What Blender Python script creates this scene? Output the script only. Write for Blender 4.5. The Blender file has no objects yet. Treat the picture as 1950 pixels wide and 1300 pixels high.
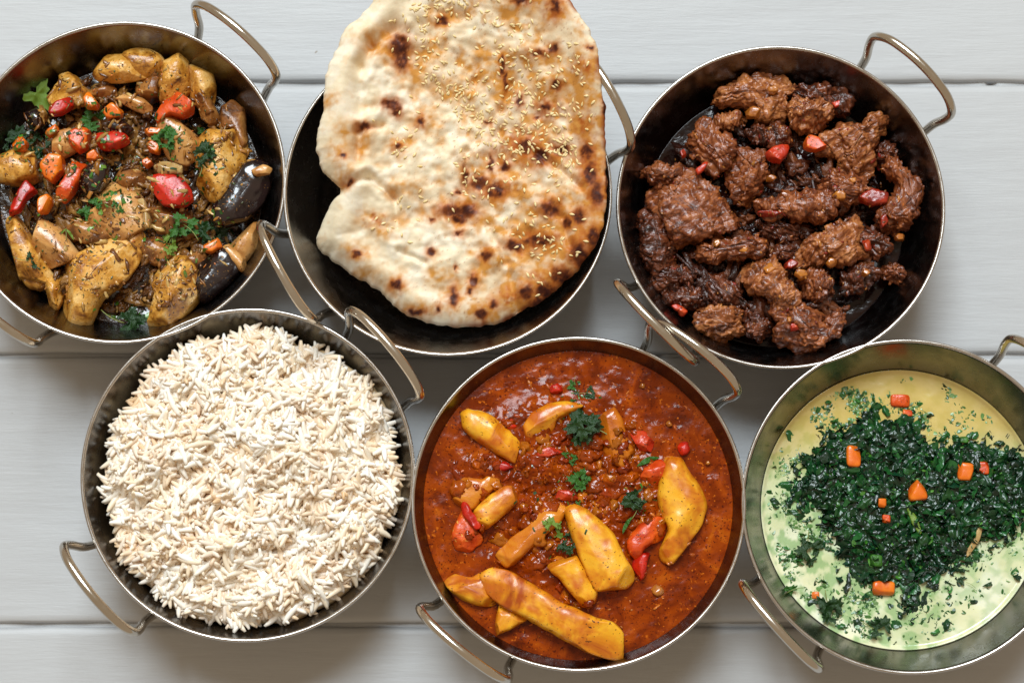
import bpy, math, random
import numpy as np
from mathutils import Vector, Matrix
from mathutils.bvhtree import BVHTree

random.seed(7); rng = np.random.default_rng(11)
SC = bpy.context.scene
COL = SC.collection
MM = .001

# ------------------------------------------------------------------ camera, world, lights, exposure
CAM_D, CAM_T, CAM_F = 1.1, math.radians(8.28), 4527.8          # distance, tilt from vertical, focal length in photo pixels
CAM_P = np.array([0, -CAM_D*math.sin(CAM_T), .05 + CAM_D*math.cos(CAM_T)])
cam = bpy.data.cameras.new('camera'); camo = bpy.data.objects.new('camera', cam); COL.objects.link(camo)
camo.location = CAM_P; camo.rotation_euler = (CAM_T, 0, 0)
cam.sensor_width = 36; cam.lens = 36*CAM_F/1950; cam.clip_start = .05; cam.clip_end = 50
SC.camera = camo

world = bpy.data.worlds.new('World'); SC.world = world; world.use_nodes = True
bg = world.node_tree.nodes['Background']
bg.inputs['Color'].default_value = (1.0, .78, .54, 1); bg.inputs['Strength'].default_value = .46

def area_light(name, loc, target, size, size_y, power, col):
    l = bpy.data.lights.new(name, 'AREA'); l.shape = 'RECTANGLE'; l.size = size; l.size_y = size_y
    l.energy = power; l.color = col
    o = bpy.data.objects.new(name, l); COL.objects.link(o); o.location = loc
    o.rotation_euler = (Vector(target) - Vector(loc)).to_track_quat('-Z', 'Y').to_euler()
    return o
area_light('window_light', (-.35, 2.75, 4.4), (0, 0, .03), 2.2, 2.2, 350, (.83, .935, 1.0))

SC.view_settings.view_transform = 'Standard'; SC.view_settings.look = 'None'
SC.view_settings.exposure = 0; SC.view_settings.gamma = 1; SC.view_settings.use_curve_mapping = False
SC.cycles.use_denoising = True
SC.cycles.max_bounces = 12; SC.cycles.diffuse_bounces = 8; SC.cycles.glossy_bounces = 6

# ------------------------------------------------------------------ helpers
def px(u, v, z):
    """photo pixel -> point on the horizontal plane at height z (metres)"""
    fw = np.array([0, math.sin(CAM_T), -math.cos(CAM_T)]); up = np.array([0, math.cos(CAM_T), math.sin(CAM_T)])
    d = fw + np.array([1, 0, 0])*(u-975)/CAM_F - up*(v-650)/CAM_F
    t = (z - CAM_P[2])/d[2]
    return CAM_P + d*t

def L(r, g, b):
    f = lambda c: c/12.92 if c <= .04045 else ((c+.055)/1.055)**2.4
    return (f(r/255), f(g/255), f(b/255))

_perm = np.random.default_rng(5).permutation(512) % 256
_perm = np.concatenate([np.random.default_rng(5).permutation(256)]*3)
_grad = np.random.default_rng(6).normal(size=(256, 3)); _grad /= np.linalg.norm(_grad, axis=1)[:, None]
def perlin(P, seed=0):
    P = np.asarray(P, float) + seed*17.137
    i = np.floor(P).astype(int); f = P - i; u = f*f*f*(f*(f*6-15)+10); i &= 255
    out = 0
    for dx in (0, 1):
        for dy in (0, 1):
            for dz in (0, 1):
                h = _perm[_perm[_perm[(i[:, 0]+dx) & 255] + ((i[:, 1]+dy) & 255)] + ((i[:, 2]+dz) & 255)]
                g = _grad[h]
                d = g[:, 0]*(f[:, 0]-dx) + g[:, 1]*(f[:, 1]-dy) + g[:, 2]*(f[:, 2]-dz)
                w = (u[:, 0] if dx else 1-u[:, 0])*(u[:, 1] if dy else 1-u[:, 1])*(u[:, 2] if dz else 1-u[:, 2])
                out = out + d*w
    return out*1.6
def fbm(P, seed=0, oct=3):
    P = np.asarray(P, float); s = 0; a = 1
    for k in range(oct): s = s + a*perlin(P*2**k, seed+k*3); a *= .5
    return s
def sstep(a, b, x):
    t = np.clip((x-a)/(b-a), 0, 1); return t*t*(3-2*t)

def mesh(name, V, F, mat=None, smooth=True, col=None):
    m = bpy.data.meshes.new(name)
    V = np.asarray(V, float)
    m.from_pydata(V.tolist(), [], F if isinstance(F, list) else F.tolist()); m.update()
    if smooth: m.shade_smooth()
    if mat: m.materials.append(mat)
    if col is not None:
        a = m.color_attributes.new('Col', 'FLOAT_COLOR', 'POINT')
        c = np.ones((len(V), 4)); c[:, :3] = col
        a.data.foreach_set('color', c.ravel())
    return m
def obj(name, m, parent=None, loc=None):
    o = bpy.data.objects.new(name, m); COL.objects.link(o)
    if parent: o.parent = parent
    if loc is not None: o.location = loc
    return o
def tag(o, label=None, cat=None, group=None, kind=None):
    if label: o['label'] = label
    if cat: o['category'] = cat
    if group: o['group'] = group
    if kind: o['kind'] = kind
    return o
def thing(name, loc, label, cat, group=None):
    o = bpy.data.objects.new(name, None); COL.objects.link(o); o.location = loc; o.empty_display_size = .01
    return tag(o, label, cat, group)

# ------------------------------------------------------------------ materials
def newmat(name):
    m = bpy.data.materials.new(name); m.use_nodes = True
    nt = m.node_tree; b = nt.nodes['Principled BSDF']
    return m, nt, b
def N(nt, t, **kw):
    n = nt.nodes.new(t)
    for k, v in kw.items(): setattr(n, k, v)
    return n
def coords(nt, stretch=(1, 1, 1), rnd=True):
    tc = N(nt, 'ShaderNodeTexCoord'); mp = N(nt, 'ShaderNodeMapping'); mp.inputs['Scale'].default_value = stretch
    nt.links.new(tc.outputs['Object'], mp.inputs['Vector'])
    if rnd:
        oi = N(nt, 'ShaderNodeObjectInfo'); mu = N(nt, 'ShaderNodeMath', operation='MULTIPLY'); mu.inputs[1].default_value = 3.7
        nt.links.new(oi.outputs['Random'], mu.inputs[0]); nt.links.new(mu.outputs[0], mp.inputs['Location'])
    return mp.outputs['Vector']
def noise(nt, vec, scale, detail=3, rough=.55, dist=0):
    n = N(nt, 'ShaderNodeTexNoise'); n.inputs['Scale'].default_value = scale; n.inputs['Detail'].default_value = detail
    n.inputs['Roughness'].default_value = rough; n.inputs['Distortion'].default_value = dist
    nt.links.new(vec, n.inputs['Vector']); return n.outputs['Fac']
def ramp(nt, fac, stops):
    r = N(nt, 'ShaderNodeValToRGB'); e = r.color_ramp.elements
    while len(e) < len(stops): e.new(.5)
    for k, (p, c) in enumerate(stops):
        e[k].position = p; e[k].color = (*c, 1) if len(c) == 3 else c
    nt.links.new(fac, r.inputs['Fac']); return r.outputs['Color']
def mix(nt, fac, a, b, mode='MIX'):
    m = N(nt, 'ShaderNodeMix', data_type='RGBA', blend_type=mode)
    for s, v in ((0, fac), (6, a), (7, b)):
        if hasattr(v, 'is_output'): nt.links.new(v, m.inputs[s])
        else: m.inputs[s].default_value = v if s == 0 else (*v, 1)
    return m.outputs[2]
def bump(nt, b, items):
    prev = None
    for h, strength, dist in items:
        n = N(nt, 'ShaderNodeBump'); n.inputs['Strength'].default_value = strength; n.inputs['Distance'].default_value = dist
        nt.links.new(h, n.inputs['Height'])
        if prev: nt.links.new(prev, n.inputs['Normal'])
        prev = n.outputs['Normal']
    nt.links.new(prev, b.inputs['Normal'])
def food(name, stops, scale, rough=(.25, .5), sss=0, rad=(1, .5, .25), coat=0, bumps=(), sscale=.003, specks=(), stretch=(1, 1, 1), vcol=False, dist=.4, spec=.5, vmix=.0):
    """layered food surface: noise-driven colour, flecks, wet gloss, fine relief (scales per metre)"""
    m, nt, b = newmat(name); v = coords(nt, stretch)
    f = noise(nt, v, scale, 4, .6, dist)
    c = ramp(nt, f, stops)
    if vcol:
        at = N(nt, 'ShaderNodeAttribute', attribute_name='Col')
        c = mix(nt, vmix, at.outputs['Color'], mix(nt, 1.0, at.outputs['Color'], c, 'MULTIPLY'))
    for sc, th, colr, *wd in specks:
        s = noise(nt, v, sc*1.9, 2, .5); sl = noise(nt, v, sc*.32, 2, .5)
        mm_ = N(nt, 'ShaderNodeMath', operation='MULTIPLY_ADD'); mm_.inputs[1].default_value = .34; nt.links.new(sl, mm_.inputs[0])
        sb = N(nt, 'ShaderNodeMath', operation='SUBTRACT'); nt.links.new(s, sb.inputs[0]); sb.inputs[1].default_value = .17; nt.links.new(sb.outputs[0], mm_.inputs[2])
        s = mm_.outputs[0]
        k = ramp(nt, s, [(th, (0, 0, 0)), (min(th+(wd[0] if wd else .04), 1), (1, 1, 1))])
        c = mix(nt, k, c, colr)
    nt.links.new(c, b.inputs['Base Color'])
    rf = noise(nt, v, scale*2.3, 2)
    mr = N(nt, 'ShaderNodeMapRange'); mr.inputs[1].default_value = .3; mr.inputs[2].default_value = .7
    mr.inputs[3].default_value = rough[0]; mr.inputs[4].default_value = rough[1]
    nt.links.new(rf, mr.inputs[0]); nt.links.new(mr.outputs[0], b.inputs['Roughness'])
    b.inputs['Specular IOR Level'].default_value = spec
    if sss:
        b.inputs['Subsurface Weight'].default_value = sss*.35; b.inputs['Subsurface Radius'].default_value = rad
        b.inputs['Subsurface Scale'].default_value = sscale
    if coat:
        b.inputs['Coat Weight'].default_value = coat; b.inputs['Coat Roughness'].default_value = .12
    if bumps: bump(nt, b, [(noise(nt, v, s, 3), st, d) for s, st, d in bumps])
    return m

def steel(name, base, r0, r1, tint=None):
    m, nt, b = newmat(name); v = coords(nt)
    b.inputs['Metallic'].default_value = 1
    f = noise(nt, v, 22, 6, .7)
    nt.links.new(ramp(nt, f, [(.3, base), (.7, tint or base)]), b.inputs['Base Color'])
    f2 = noise(nt, v, 160, 3)
    mr = N(nt, 'ShaderNodeMapRange'); mr.inputs[1].default_value = .3; mr.inputs[2].default_value = .7
    mr.inputs[3].default_value = r0; mr.inputs[4].default_value = r1
    nt.links.new(f2, mr.inputs[0]); nt.links.new(mr.outputs[0], b.inputs['Roughness'])
    bump(nt, b, [(noise(nt, v, 60, 2), .05, .001)])
    return m
M = {}
M['steel'] = steel('brushed_steel', (.56, .53, .50), .2, .34, (.46, .43, .40))
M['inner'] = steel('shade_toned_steel_inside', (.205, .195, .19), .18, .32, (.165, .155, .148))  # same steel coloured darker, painting the dark reflections on the inner walls
M['wire'] = steel('polished_wire', (.60, .56, .50), .12, .26, (.50, .45, .38))

def paint_mat():
    m, nt, b = newmat('white_painted_wood')
    v = coords(nt, (6, 60, 6), False)
    tc = N(nt, 'ShaderNodeTexCoord')
    g = noise(nt, v, 3.2, 6, .62, .3)
    fine = noise(nt, v, 14, 3, .6)
    blot = noise(nt, tc.outputs['Object'], 9, 4, .6)
    c = ramp(nt, g, [(.25, L(170, 170, 171)), (.5, L(176, 177, 178)), (.75, L(181, 182, 183))])
    c = mix(nt, .35, c, ramp(nt, blot, [(.3, L(170, 170, 171)), (.7, L(180, 181, 182))]))
    chip = noise(nt, tc.outputs['Object'], 130, 2, .5)
    kn = N(nt, 'ShaderNodeTexVoronoi'); kn.inputs['Scale'].default_value = 4.2; nt.links.new(tc.outputs['Object'], kn.inputs['Vector'])
    knr = ramp(nt, kn.outputs['Distance'], [(.0, (1, 1, 1)), (.035, (.3, .3, .3)), (.06, (0, 0, 0))])
    c = mix(nt, ramp(nt, chip, [(.77, (0, 0, 0)), (.79, (1, 1, 1))]), c, L(140, 132, 122))
    nt.links.new(c, b.inputs['Base Color'])
    b.inputs['Roughness'].default_value = .48
    bump(nt, b, [(g, .12, .0016), (fine, .14, .0006), (chip, .08, .001), (knr, .12, .001)])
    return m
M['paint'] = paint_mat()
m, nt, b = newmat('dark_gap'); b.inputs['Base Color'].default_value = (*L(95, 86, 76), 1); b.inputs['Roughness'].default_value = .9
M['gap'] = m

# ------------------------------------------------------------------ the tabletop: white painted planks
table = thing('tabletop', (0, 0, 0), None, None); table['kind'] = 'structure'
SEAM = [px(975, v, 0)[1] for v in (158, 676, 1189)]
pw = (SEAM[0]-SEAM[2])/2
ys = [SEAM[0]+2*pw, SEAM[0]+pw, *SEAM, SEAM[2]-pw, SEAM[2]-2*pw]
def plank_mesh(y1, y0, seed):
    nx, gap = 260, .0009
    xs = np.linspace(-.62, .62, nx)
    prof = [(y0+gap, -.020), (y0+gap, -.0024), (y0+gap+.0006, -.0008), (y0+gap+.0016, -.0001), (y0+gap+.004, 0)]
    prof += [(y0+gap+.004+(y1-y0-2*gap-.008)*k/24, 0) for k in range(1, 24)]
    prof += [(y1-gap-.004, 0), (y1-gap-.0016, -.0001), (y1-gap-.0006, -.0008), (y1-gap, -.0024), (y1-gap, -.020)]
    n = len(prof); V = np.zeros((nx, n, 3))
    for j, (y, z) in enumerate(prof): V[:, j] = np.stack([xs, np.full(nx, y), np.full(nx, z)], 1)
    P = V.reshape(-1, 3).copy()
    w = fbm(P*np.array([14, 60, 1]), seed, 3)
    P[:, 2] += w*.00014*(P[:, 2] > -.001)
    edge = np.minimum(P[:, 1]-y0, y1-P[:, 1])
    P[:, 1] += np.where(edge < .003, perlin(P*np.array([38, 0, 0])+[0, y0*90, 0], seed+5)*.0005, 0)
    idx = np.arange(nx*n).reshape(nx, n)
    F = np.stack([idx[:-1, :-1], idx[:-1, 1:], idx[1:, 1:], idx[1:, :-1]], -1).reshape(-1, 4)[:, ::-1]
    return mesh('plank', P, F, M['paint'])
for k in range(len(ys)-1):
    obj('plank', plank_mesh(ys[k], ys[k+1], k*7+1), table)
y0, y1 = ys[-1]-.002, ys[0]+.002
bx = [(x, y, z) for x in (-.625, .625) for y in (y0, y1) for z in (-.034, -.0085)]
obj('base_board', mesh('base_board', bx, [(0, 1, 3, 2), (4, 6, 7, 5), (0, 4, 5, 1), (2, 3, 7, 6), (0, 2, 6, 4), (1, 5, 7, 3)], M['gap'], False), table)
# caulked filler strips lie in the joints, as the paint bridges them
for s in SEAM:
    xs = np.linspace(-.6, .6, 400); V = []
    for x in xs:
        h = -.0032 + .0012*perlin(np.array([[x*55, s*100, 0]]))[0] - (.004 if perlin(np.array([[x*120, s*77, 3]]))[0] > .62 else 0)
        V += [(x, s-.0016, h), (x, s+.0016, h)]
    F = [(2*i, 2*i+2, 2*i+3, 2*i+1) for i in range(len(xs)-1)]
    obj('joint_filler', mesh('joint_filler', V, F, M['paint']), table)

# ------------------------------------------------------------------ balti dishes
PROF = [(0, 0), (30, .4), (42, 3.2), (53, 10), (61, 19), (66, 28), (69.6, 36.5), (72.6, 44), (75, 50)]   # inner wall r, z in mm
PR = np.array(PROF, float)
def catmull(P, n):
    P = np.asarray(P, float); Q = np.vstack([2*P[0]-P[1], P, 2*P[-1]-P[-2]]); out = []
    for i in range(1, len(Q)-2):
        for t in np.linspace(0, 1, n, endpoint=False):
            a, b_, c, d = Q[i-1], Q[i], Q[i+1], Q[i+2]
            out.append(.5*((2*b_)+(c-a)*t+(2*a-5*b_+4*c-d)*t*t+(3*b_-a-3*c+d)*t**3))
    out.append(P[-1]); return np.array(out)
PC = catmull(PR, 6); PC[:, 1] = np.maximum(PC[:, 1], 0)
def wall_r(z):                                    # inner radius (m) at height z (m)
    return float(np.interp(z/MM-1.2, PC[:, 1], PC[:, 0]))*MM
def bowl_mesh():
    inner = [(r, z+1.2) for r, z in PC]
    rim = [(75.35, 51.6), (75.9, 51.9), (76.5, 51.7), (76.8, 51.0), (76.7, 50.2), (76.1, 49.5)]
    outer = [(r+1.1, max(z+.1, 0)) for r, z in PC[::-1] if z < 48.6 and r > .5] + [(0, 0)]
    prof = inner+rim+outer; n = 160; V = []; F = []
    for r, z in prof:
        for k in range(n):
            a = 2*math.pi*k/n; V.append((r*MM*math.cos(a), r*MM*math.sin(a), z*MM))
    for j in range(len(prof)-1):
        for k in range(n):
            k2 = (k+1) % n; F.append((j*n+k, j*n+k2, (j+1)*n+k2, (j+1)*n+k))
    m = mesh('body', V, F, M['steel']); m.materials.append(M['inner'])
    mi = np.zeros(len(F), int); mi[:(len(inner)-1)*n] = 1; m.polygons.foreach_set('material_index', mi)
    return m
def tube(path, rad, seg=14):
    P = np.asarray(path); n = len(P); T = np.gradient(P, axis=0); T /= np.linalg.norm(T, axis=1)[:, None]
    V = []; F = []; up = np.array([1., .2, .1])
    for i in range(n):
        a = np.cross(T[i], up); a /= np.linalg.norm(a); b_ = np.cross(T[i], a); up = np.cross(a, T[i]) if i else up
        a = np.cross(T[i], up); a /= np.linalg.norm(a); b_ = np.cross(T[i], a)
        for k in range(seg):
            t = 2*math.pi*k/seg; V.append(P[i]+rad*(a*math.cos(t)+b_*math.sin(t)))
    for i in range(n-1):
        for k in range(seg):
            k2 = (k+1) % seg; F.append((i*seg+k, i*seg+k2, (i+1)*seg+k2, (i+1)*seg+k))
    F.append(tuple(range(seg))[::-1]); F.append(tuple(range((n-1)*seg, n*seg)))
    return np.array(V), F
half = [(21, 69.2, 30), (21.2, 74.5, 42), (22.3, 78.8, 52), (24.8, 81.4, 63), (24.6, 83.2, 71.5), (18.5, 84.8, 78), (9, 85.6, 81), (0, 85.8, 82)]
hp = [(r, -t, z) for t, r, z in half] + [(r, t, z) for t, r, z in half[::-1][1:]]
HP = catmull(np.array(hp)*MM, 7)
HV, HF = tube(HP, .0021)
BODY = bowl_mesh(); HANDLE = mesh('handle', HV, HF, M['wire'])
WELD = None
BOWL = {}
CEN = dict(meat=(125.2, 63.6), curry=(30.5, -74.6), rice=(-121.1, -61.3), naan=(-30.0, 69.6), chick=(-182.2, 75.4), saag=(181.6, -75.8))
BL = dict(chick=('steel balti dish holding the chicken, aubergine and red pepper curry', 49),
          naan=('steel balti dish with dark inside under the naan bread', 29),
          meat=('steel balti dish holding the dark brown beef chunks', 44),
          rice=('steel balti dish heaped with white rice', 40),
          curry=('steel balti dish full of orange red potato curry', 51),
          saag=('steel balti dish holding the pale creamy spinach sauce', 42))
for k, (lab, az) in BL.items():
    c = CEN[k]
    t = thing('balti_dish', (c[0]*MM, c[1]*MM, 0), lab, 'dish', 'steel balti dishes with wire handles')
    obj('body', BODY, t)
    for q in (0, 180):
        h = obj('handle', HANDLE, t); h.rotation_euler = (0, 0, math.radians(az+q))
    BOWL[k] = np.array([c[0]*MM, c[1]*MM])

# ------------------------------------------------------------------ food builders
def chaikin(P, it):
    P = np.asarray(P, float)
    for _ in range(it):
        Q = np.roll(P, -1, 0); P = np.stack([.75*P+.25*Q, .25*P+.75*Q], 1).reshape(-1, 2)
    return P
def cut(P, r):
    P = np.asarray(P, float); Q = np.roll(P, -1, 0); return np.stack([(1-r)*P+r*Q, r*P+(1-r)*Q], 1).reshape(-1, 2)
def spline(P):
    P = np.asarray(P, float); a, b_, c, d = np.roll(P, 1, 0), P, np.roll(P, -1, 0), np.roll(P, -2, 0); out = []
    for t in np.linspace(0, 1, 8, endpoint=False):
        out.append(.5*((2*b_)+(c-a)*t*.8+(2*a-5*b_+4*c-d)*t*t*.8+(3*b_-a-3*c+d)*t**3*.8)+.0)
    out = [b_+(q-b_)*1.0 for q in out]
    S_ = [(1-t)*b_+t*c for t in np.linspace(0, 1, 8, endpoint=False)]
    return np.stack([.75*o+.25*l for o, l in zip(out, S_)], 1).reshape(-1, 2)
def facet(V, k, seed, lo=.66, hi=.88):
    r = np.random.default_rng(seed); e = np.abs(V).max(0)+1e-9; S_ = V/e
    for i in range(k):
        a = r.uniform(0, 6.283); z = r.uniform(-.1, 1.1); d = np.array([math.cos(a), math.sin(a), z]); d /= np.linalg.norm(d)
        s = S_@d; S_ = S_-np.maximum(s-s.max()*r.uniform(lo, hi), 0)[:, None]*d*.9
    return S_*e
def resample(P, n):
    Q = np.vstack([P, P[:1]]); s = np.r_[0, np.cumsum(np.linalg.norm(np.diff(Q, axis=0), axis=1))]
    t = np.linspace(0, s[-1], n, endpoint=False)
    return np.stack([np.interp(t, s, Q[:, 0]), np.interp(t, s, Q[:, 1])], 1)
def polyarea(P):
    x, y = P[:, 0], P[:, 1]; return .5*np.sum(x*np.roll(y, -1)-y*np.roll(x, -1))
def centroid(P):
    x, y = P[:, 0], P[:, 1]; cr = x*np.roll(y, -1)-y*np.roll(x, -1); A = cr.sum()/2
    return np.array([((x+np.roll(x, -1))*cr).sum(), ((y+np.roll(y, -1))*cr).sum()])/(6*A)
def nearest_on(poly, P):
    best = None; bd = None
    for a, b_ in zip(poly[:-1], poly[1:]):
        ab = b_-a; t = np.clip(((P-a)@ab)/max(ab@ab, 1e-12), 0, 1); q = a+t[:, None]*ab; d = np.linalg.norm(P-q, axis=1)
        if best is None: best, bd = q, d
        else:
            k = d < bd; best[k] = q[k]; bd[k] = d[k]
    return best
def pillow(W, zt, zb, p=2.2, n=64, rings=13, smooth=2, spine=None, disp=None, tilt=(0, 0), rough_edge=0, seed=0, cuts=0, grow=1.0):
    """closed lump over a plan outline W (world xy): swells to zt above and zb below its widest section"""
    P = resample(spline(W) if smooth == 2 else cut(cut(W, .12), .2), n)
    P = centroid(P)+(P-centroid(P))*grow
    if polyarea(P) < 0: P = P[::-1]
    c = centroid(P)
    if rough_edge:
        d = P-c; r = np.linalg.norm(d, axis=1, keepdims=True)
        P = P + d/r*rough_edge*fbm(np.c_[P/.004, np.full(n, seed)], seed, 3)[:, None]
    if spine is None:
        X = P-c; C = X.T@X/n; w, U = np.linalg.eigh(C); ax = U[:, 1]
        la, lb = 1.5*math.sqrt(w[1]), 1.5*math.sqrt(max(w[0], 1e-12)); h = max(la-lb, 0)*.95+.0003
        spine = np.array([c-ax*h, c+ax*h])
    T = nearest_on(np.asarray(spine, float), P)
    phis = np.linspace(.05, math.pi-.05, rings*2+1); V = []
    for ph in phis:
        s = math.sin(ph)**(2/p); cz = math.cos(ph); z = math.copysign(abs(cz)**(2/p), cz)*(zt if cz > 0 else zb)
        Q = T+(P-T)*s
        V.append(np.c_[Q, np.full(n, z)])
    V = np.vstack(V); R = len(phis)
    V[:, 2] += tilt[0]*(V[:, 0]-c[0])+tilt[1]*(V[:, 1]-c[1])
    F = []
    for j in range(R-1):
        for k in range(n):
            k2 = (k+1) % n; F.append((j*n+k, (j+1)*n+k, (j+1)*n+k2, j*n+k2))
    F.append(tuple(range(n))); F.append(tuple(range((R-1)*n, R*n))[::-1])
    V[:, :2] -= c
    if cuts: V = facet(V, cuts, seed)
    if disp is not None:
        idx = np.arange(R*n).reshape(R, n)
        G = V.reshape(R, n, 3); du = np.roll(G, -1, 1)-np.roll(G, 1, 1); dv = np.gradient(G, axis=0)
        nn = np.cross(dv, du).reshape(-1, 3); l = np.linalg.norm(nn, axis=1, keepdims=True); nn = nn/np.maximum(l, 1e-12)
        V = V+nn*disp(V, nn)[:, None]
    return V, F, c

def d_soft(seed, a1=.9, s1=11, a2=.25, s2=3.5):
    return lambda V, nn: (fbm(V/(s1*MM), seed, 2)*a1 + fbm(V/(s2*MM), seed+9, 2)*a2)*MM
def d_flesh(seed, amp):
    def f(V, nn):
        low = fbm(V/.0095, seed, 2); r = 1-np.abs(perlin(V/.0075+perlin(V/.006, seed+3)[:, None]*.5, seed+5))*2.4
        return (low*1.7+np.clip(r, -1, 1)*-.8+fbm(V/.0030, seed+9, 3)*.55)*MM*amp
    return f
def d_fibre(seed, ang, amp=1.0):
    ca, sa = math.cos(ang), math.sin(ang)
    def f(V, nn):
        u = (V[:, 0]*ca+V[:, 1]*sa); w = (-V[:, 0]*sa+V[:, 1]*ca)
        wob = perlin(V/.010, seed+4)*.0030+perlin(V/.004, seed+14)*.0008
        Q = np.stack([u/.018, (w+wob)/.0021, (V[:, 2]+wob)/.0030], 1)
        r = np.abs(perlin(Q, seed))**.7                                   # narrow deep clefts between strands
        Q2 = np.stack([u/.0065, (w+wob)/.0010, V[:, 2]/.0015], 1)
        r2 = np.abs(perlin(Q2, seed+2))
        brk = np.clip(1-np.abs(perlin(np.stack([u/.0050, w/.009, V[:, 2]/.008], 1), seed+21))*6, 0, 1)
        lump = fbm(V/.0080, seed+7, 2); crumb = fbm(V/.0026, seed+11, 2)
        return (lump*1.9+r*1.9+r2*.7-brk*.9+crumb*.45-1.0)*MM*amp
    return f

CONT = {k: [] for k in CEN}                      # (verts world, faces) for resting small things on top
def reg(bowl, V, F): CONT[bowl].append((V, F))
def bvh_of(bowl):
    VV = []; FF = []; o = 0
    for V, F in CONT[bowl]:
        VV.append(V); FF += [tuple(i+o for i in f) for f in F]; o += len(V)
    return BVHTree.FromPolygons(np.vstack(VV).tolist(), FF)
def top_z(tree, x, y, default=.03):
    h = tree.ray_cast(Vector((x, y, .3)), Vector((0, 0, -1)))
    return (h[0].z, h[1]) if h[0] is not None else (default, Vector((0, 0, 1)))

REG = dict(chick=(0, 0, 1103/560), naan=(500, 0, 1376/720), meat=(1160, 50, 1339/680), rice=(110, 580, 2.0),
           curry=(780, 610, 1243/650), saag=(1400, 630, 1067/550))
def zw(bowl, pts, z):
    u0, v0, s = REG[bowl]
    return np.array([px(u0+a/s, v0+b_/s, z)[:2] for a, b_ in pts])
_seed = [100]
def lump(bowl, name, mat, pts, z, zt, label, cat, group=None, zb=None, p=2.2, smooth=2, n=84, rings=18, disp='soft', amp=1.0, tilt=(0, 0), edge=0, spine=None, ang=None, cuts=None, grow=1.06):
    _seed[0] += 1; sd = _seed[0]
    W = zw(bowl, pts, z*MM)
    # keep the piece inside the dish wall at its own height
    c0 = BOWL[bowl]; d = W-c0; r = np.linalg.norm(d, axis=1); lim = wall_r(min(z*MM, .05))-.0012
    k_ = int(np.argmax(r)); ex = max(r[k_]-lim, 0); W = W-d[k_]/max(r[k_], 1e-9)*ex*.8
    sp = None if spine is None else zw(bowl, spine, z*MM)
    if disp == 'soft': D = d_flesh(sd, amp*1.25)
    if cuts is None: cuts = {'soft': 6, 'fibre': 6, 'crisp': 2}.get(disp, 0)
    if disp == 'crisp': D = d_soft(sd, .45*amp, 9, .1*amp, 3)
    else: D = None
    if disp == 'fibre' and ang is None: ang = random.random()*3.14
    if disp == 'fibre': D = d_fibre(sd, ang, amp)
    V, F, c = pillow(W, zt*MM, (zb if zb is not None else zt*.8)*MM, p, n, rings, smooth, sp, D, tilt, edge*MM, sd, cuts, grow)
    ca, sa = (math.cos(ang), math.sin(ang)) if disp == 'fibre' else (1, 0)
    Vl = V@np.array([[ca, -sa, 0], [sa, ca, 0], [0, 0, 1]])             # local x runs along the fibres
    o = obj(name, mesh(name, Vl, F, mat), loc=(c[0], c[1], z*MM)); o.rotation_euler = (0, 0, math.atan2(sa, ca))
    tag(o, label, cat, group)
    reg(bowl, V+np.array([c[0], c[1], z*MM]), F)
    return o

def disc(bowl, z, hfun, mat, name, label, cat, rings=110, seg=260, colfun=None, rad=None):
    """filled sauce body: wavy free surface out to the wall, rounded under-side following the dish"""
    c = BOWL[bowl]; R = (rad or wall_r(z*MM)+.0002); V = [(0, 0)]
    rr = np.linspace(0, 1, rings+1)[1:]; a = np.arange(seg)*2*math.pi/seg
    G = np.stack([np.outer(rr, np.cos(a))*R, np.outer(rr, np.sin(a))*R], -1).reshape(-1, 2)
    XY = np.vstack([[0, 0], G]); h = hfun(XY+c, XY, np.linalg.norm(XY, axis=1)/R)
    V = np.c_[XY, h]
    F = [(0, 1+k, 1+(k+1) % seg) for k in range(seg)]
    for j in range(rings-1):
        b0 = 1+j*seg; b1 = b0+seg
        F += [(b0+k, b1+k, b1+(k+1) % seg, b0+(k+1) % seg) for k in range(seg)]
    # under-side
    last = 1+(rings-1)*seg; zz = [q for q in (z*.75, z*.5, z*.25, 2.0) ]
    for q in zz:
        r = wall_r(q*MM)+.0001; s = len(V); V = np.vstack([V, np.c_[np.cos(a)*r, np.sin(a)*r, np.full(seg, (q-z)*MM)]])
        F += [(last+k, s+k, s+(k+1) % seg, last+(k+1) % seg) for k in range(seg)]; last = s
    F.append(tuple(range(last, last+seg))[::-1])
    col = None if colfun is None else colfun(V)
    o = obj(name, mesh(name, V, F, mat, col=col), loc=(c[0], c[1], z*MM)); tag(o, label, cat)
    n0 = 1+rings*seg
    reg(bowl, V+np.array([c[0], c[1], z*MM]), F)
    return o

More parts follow.
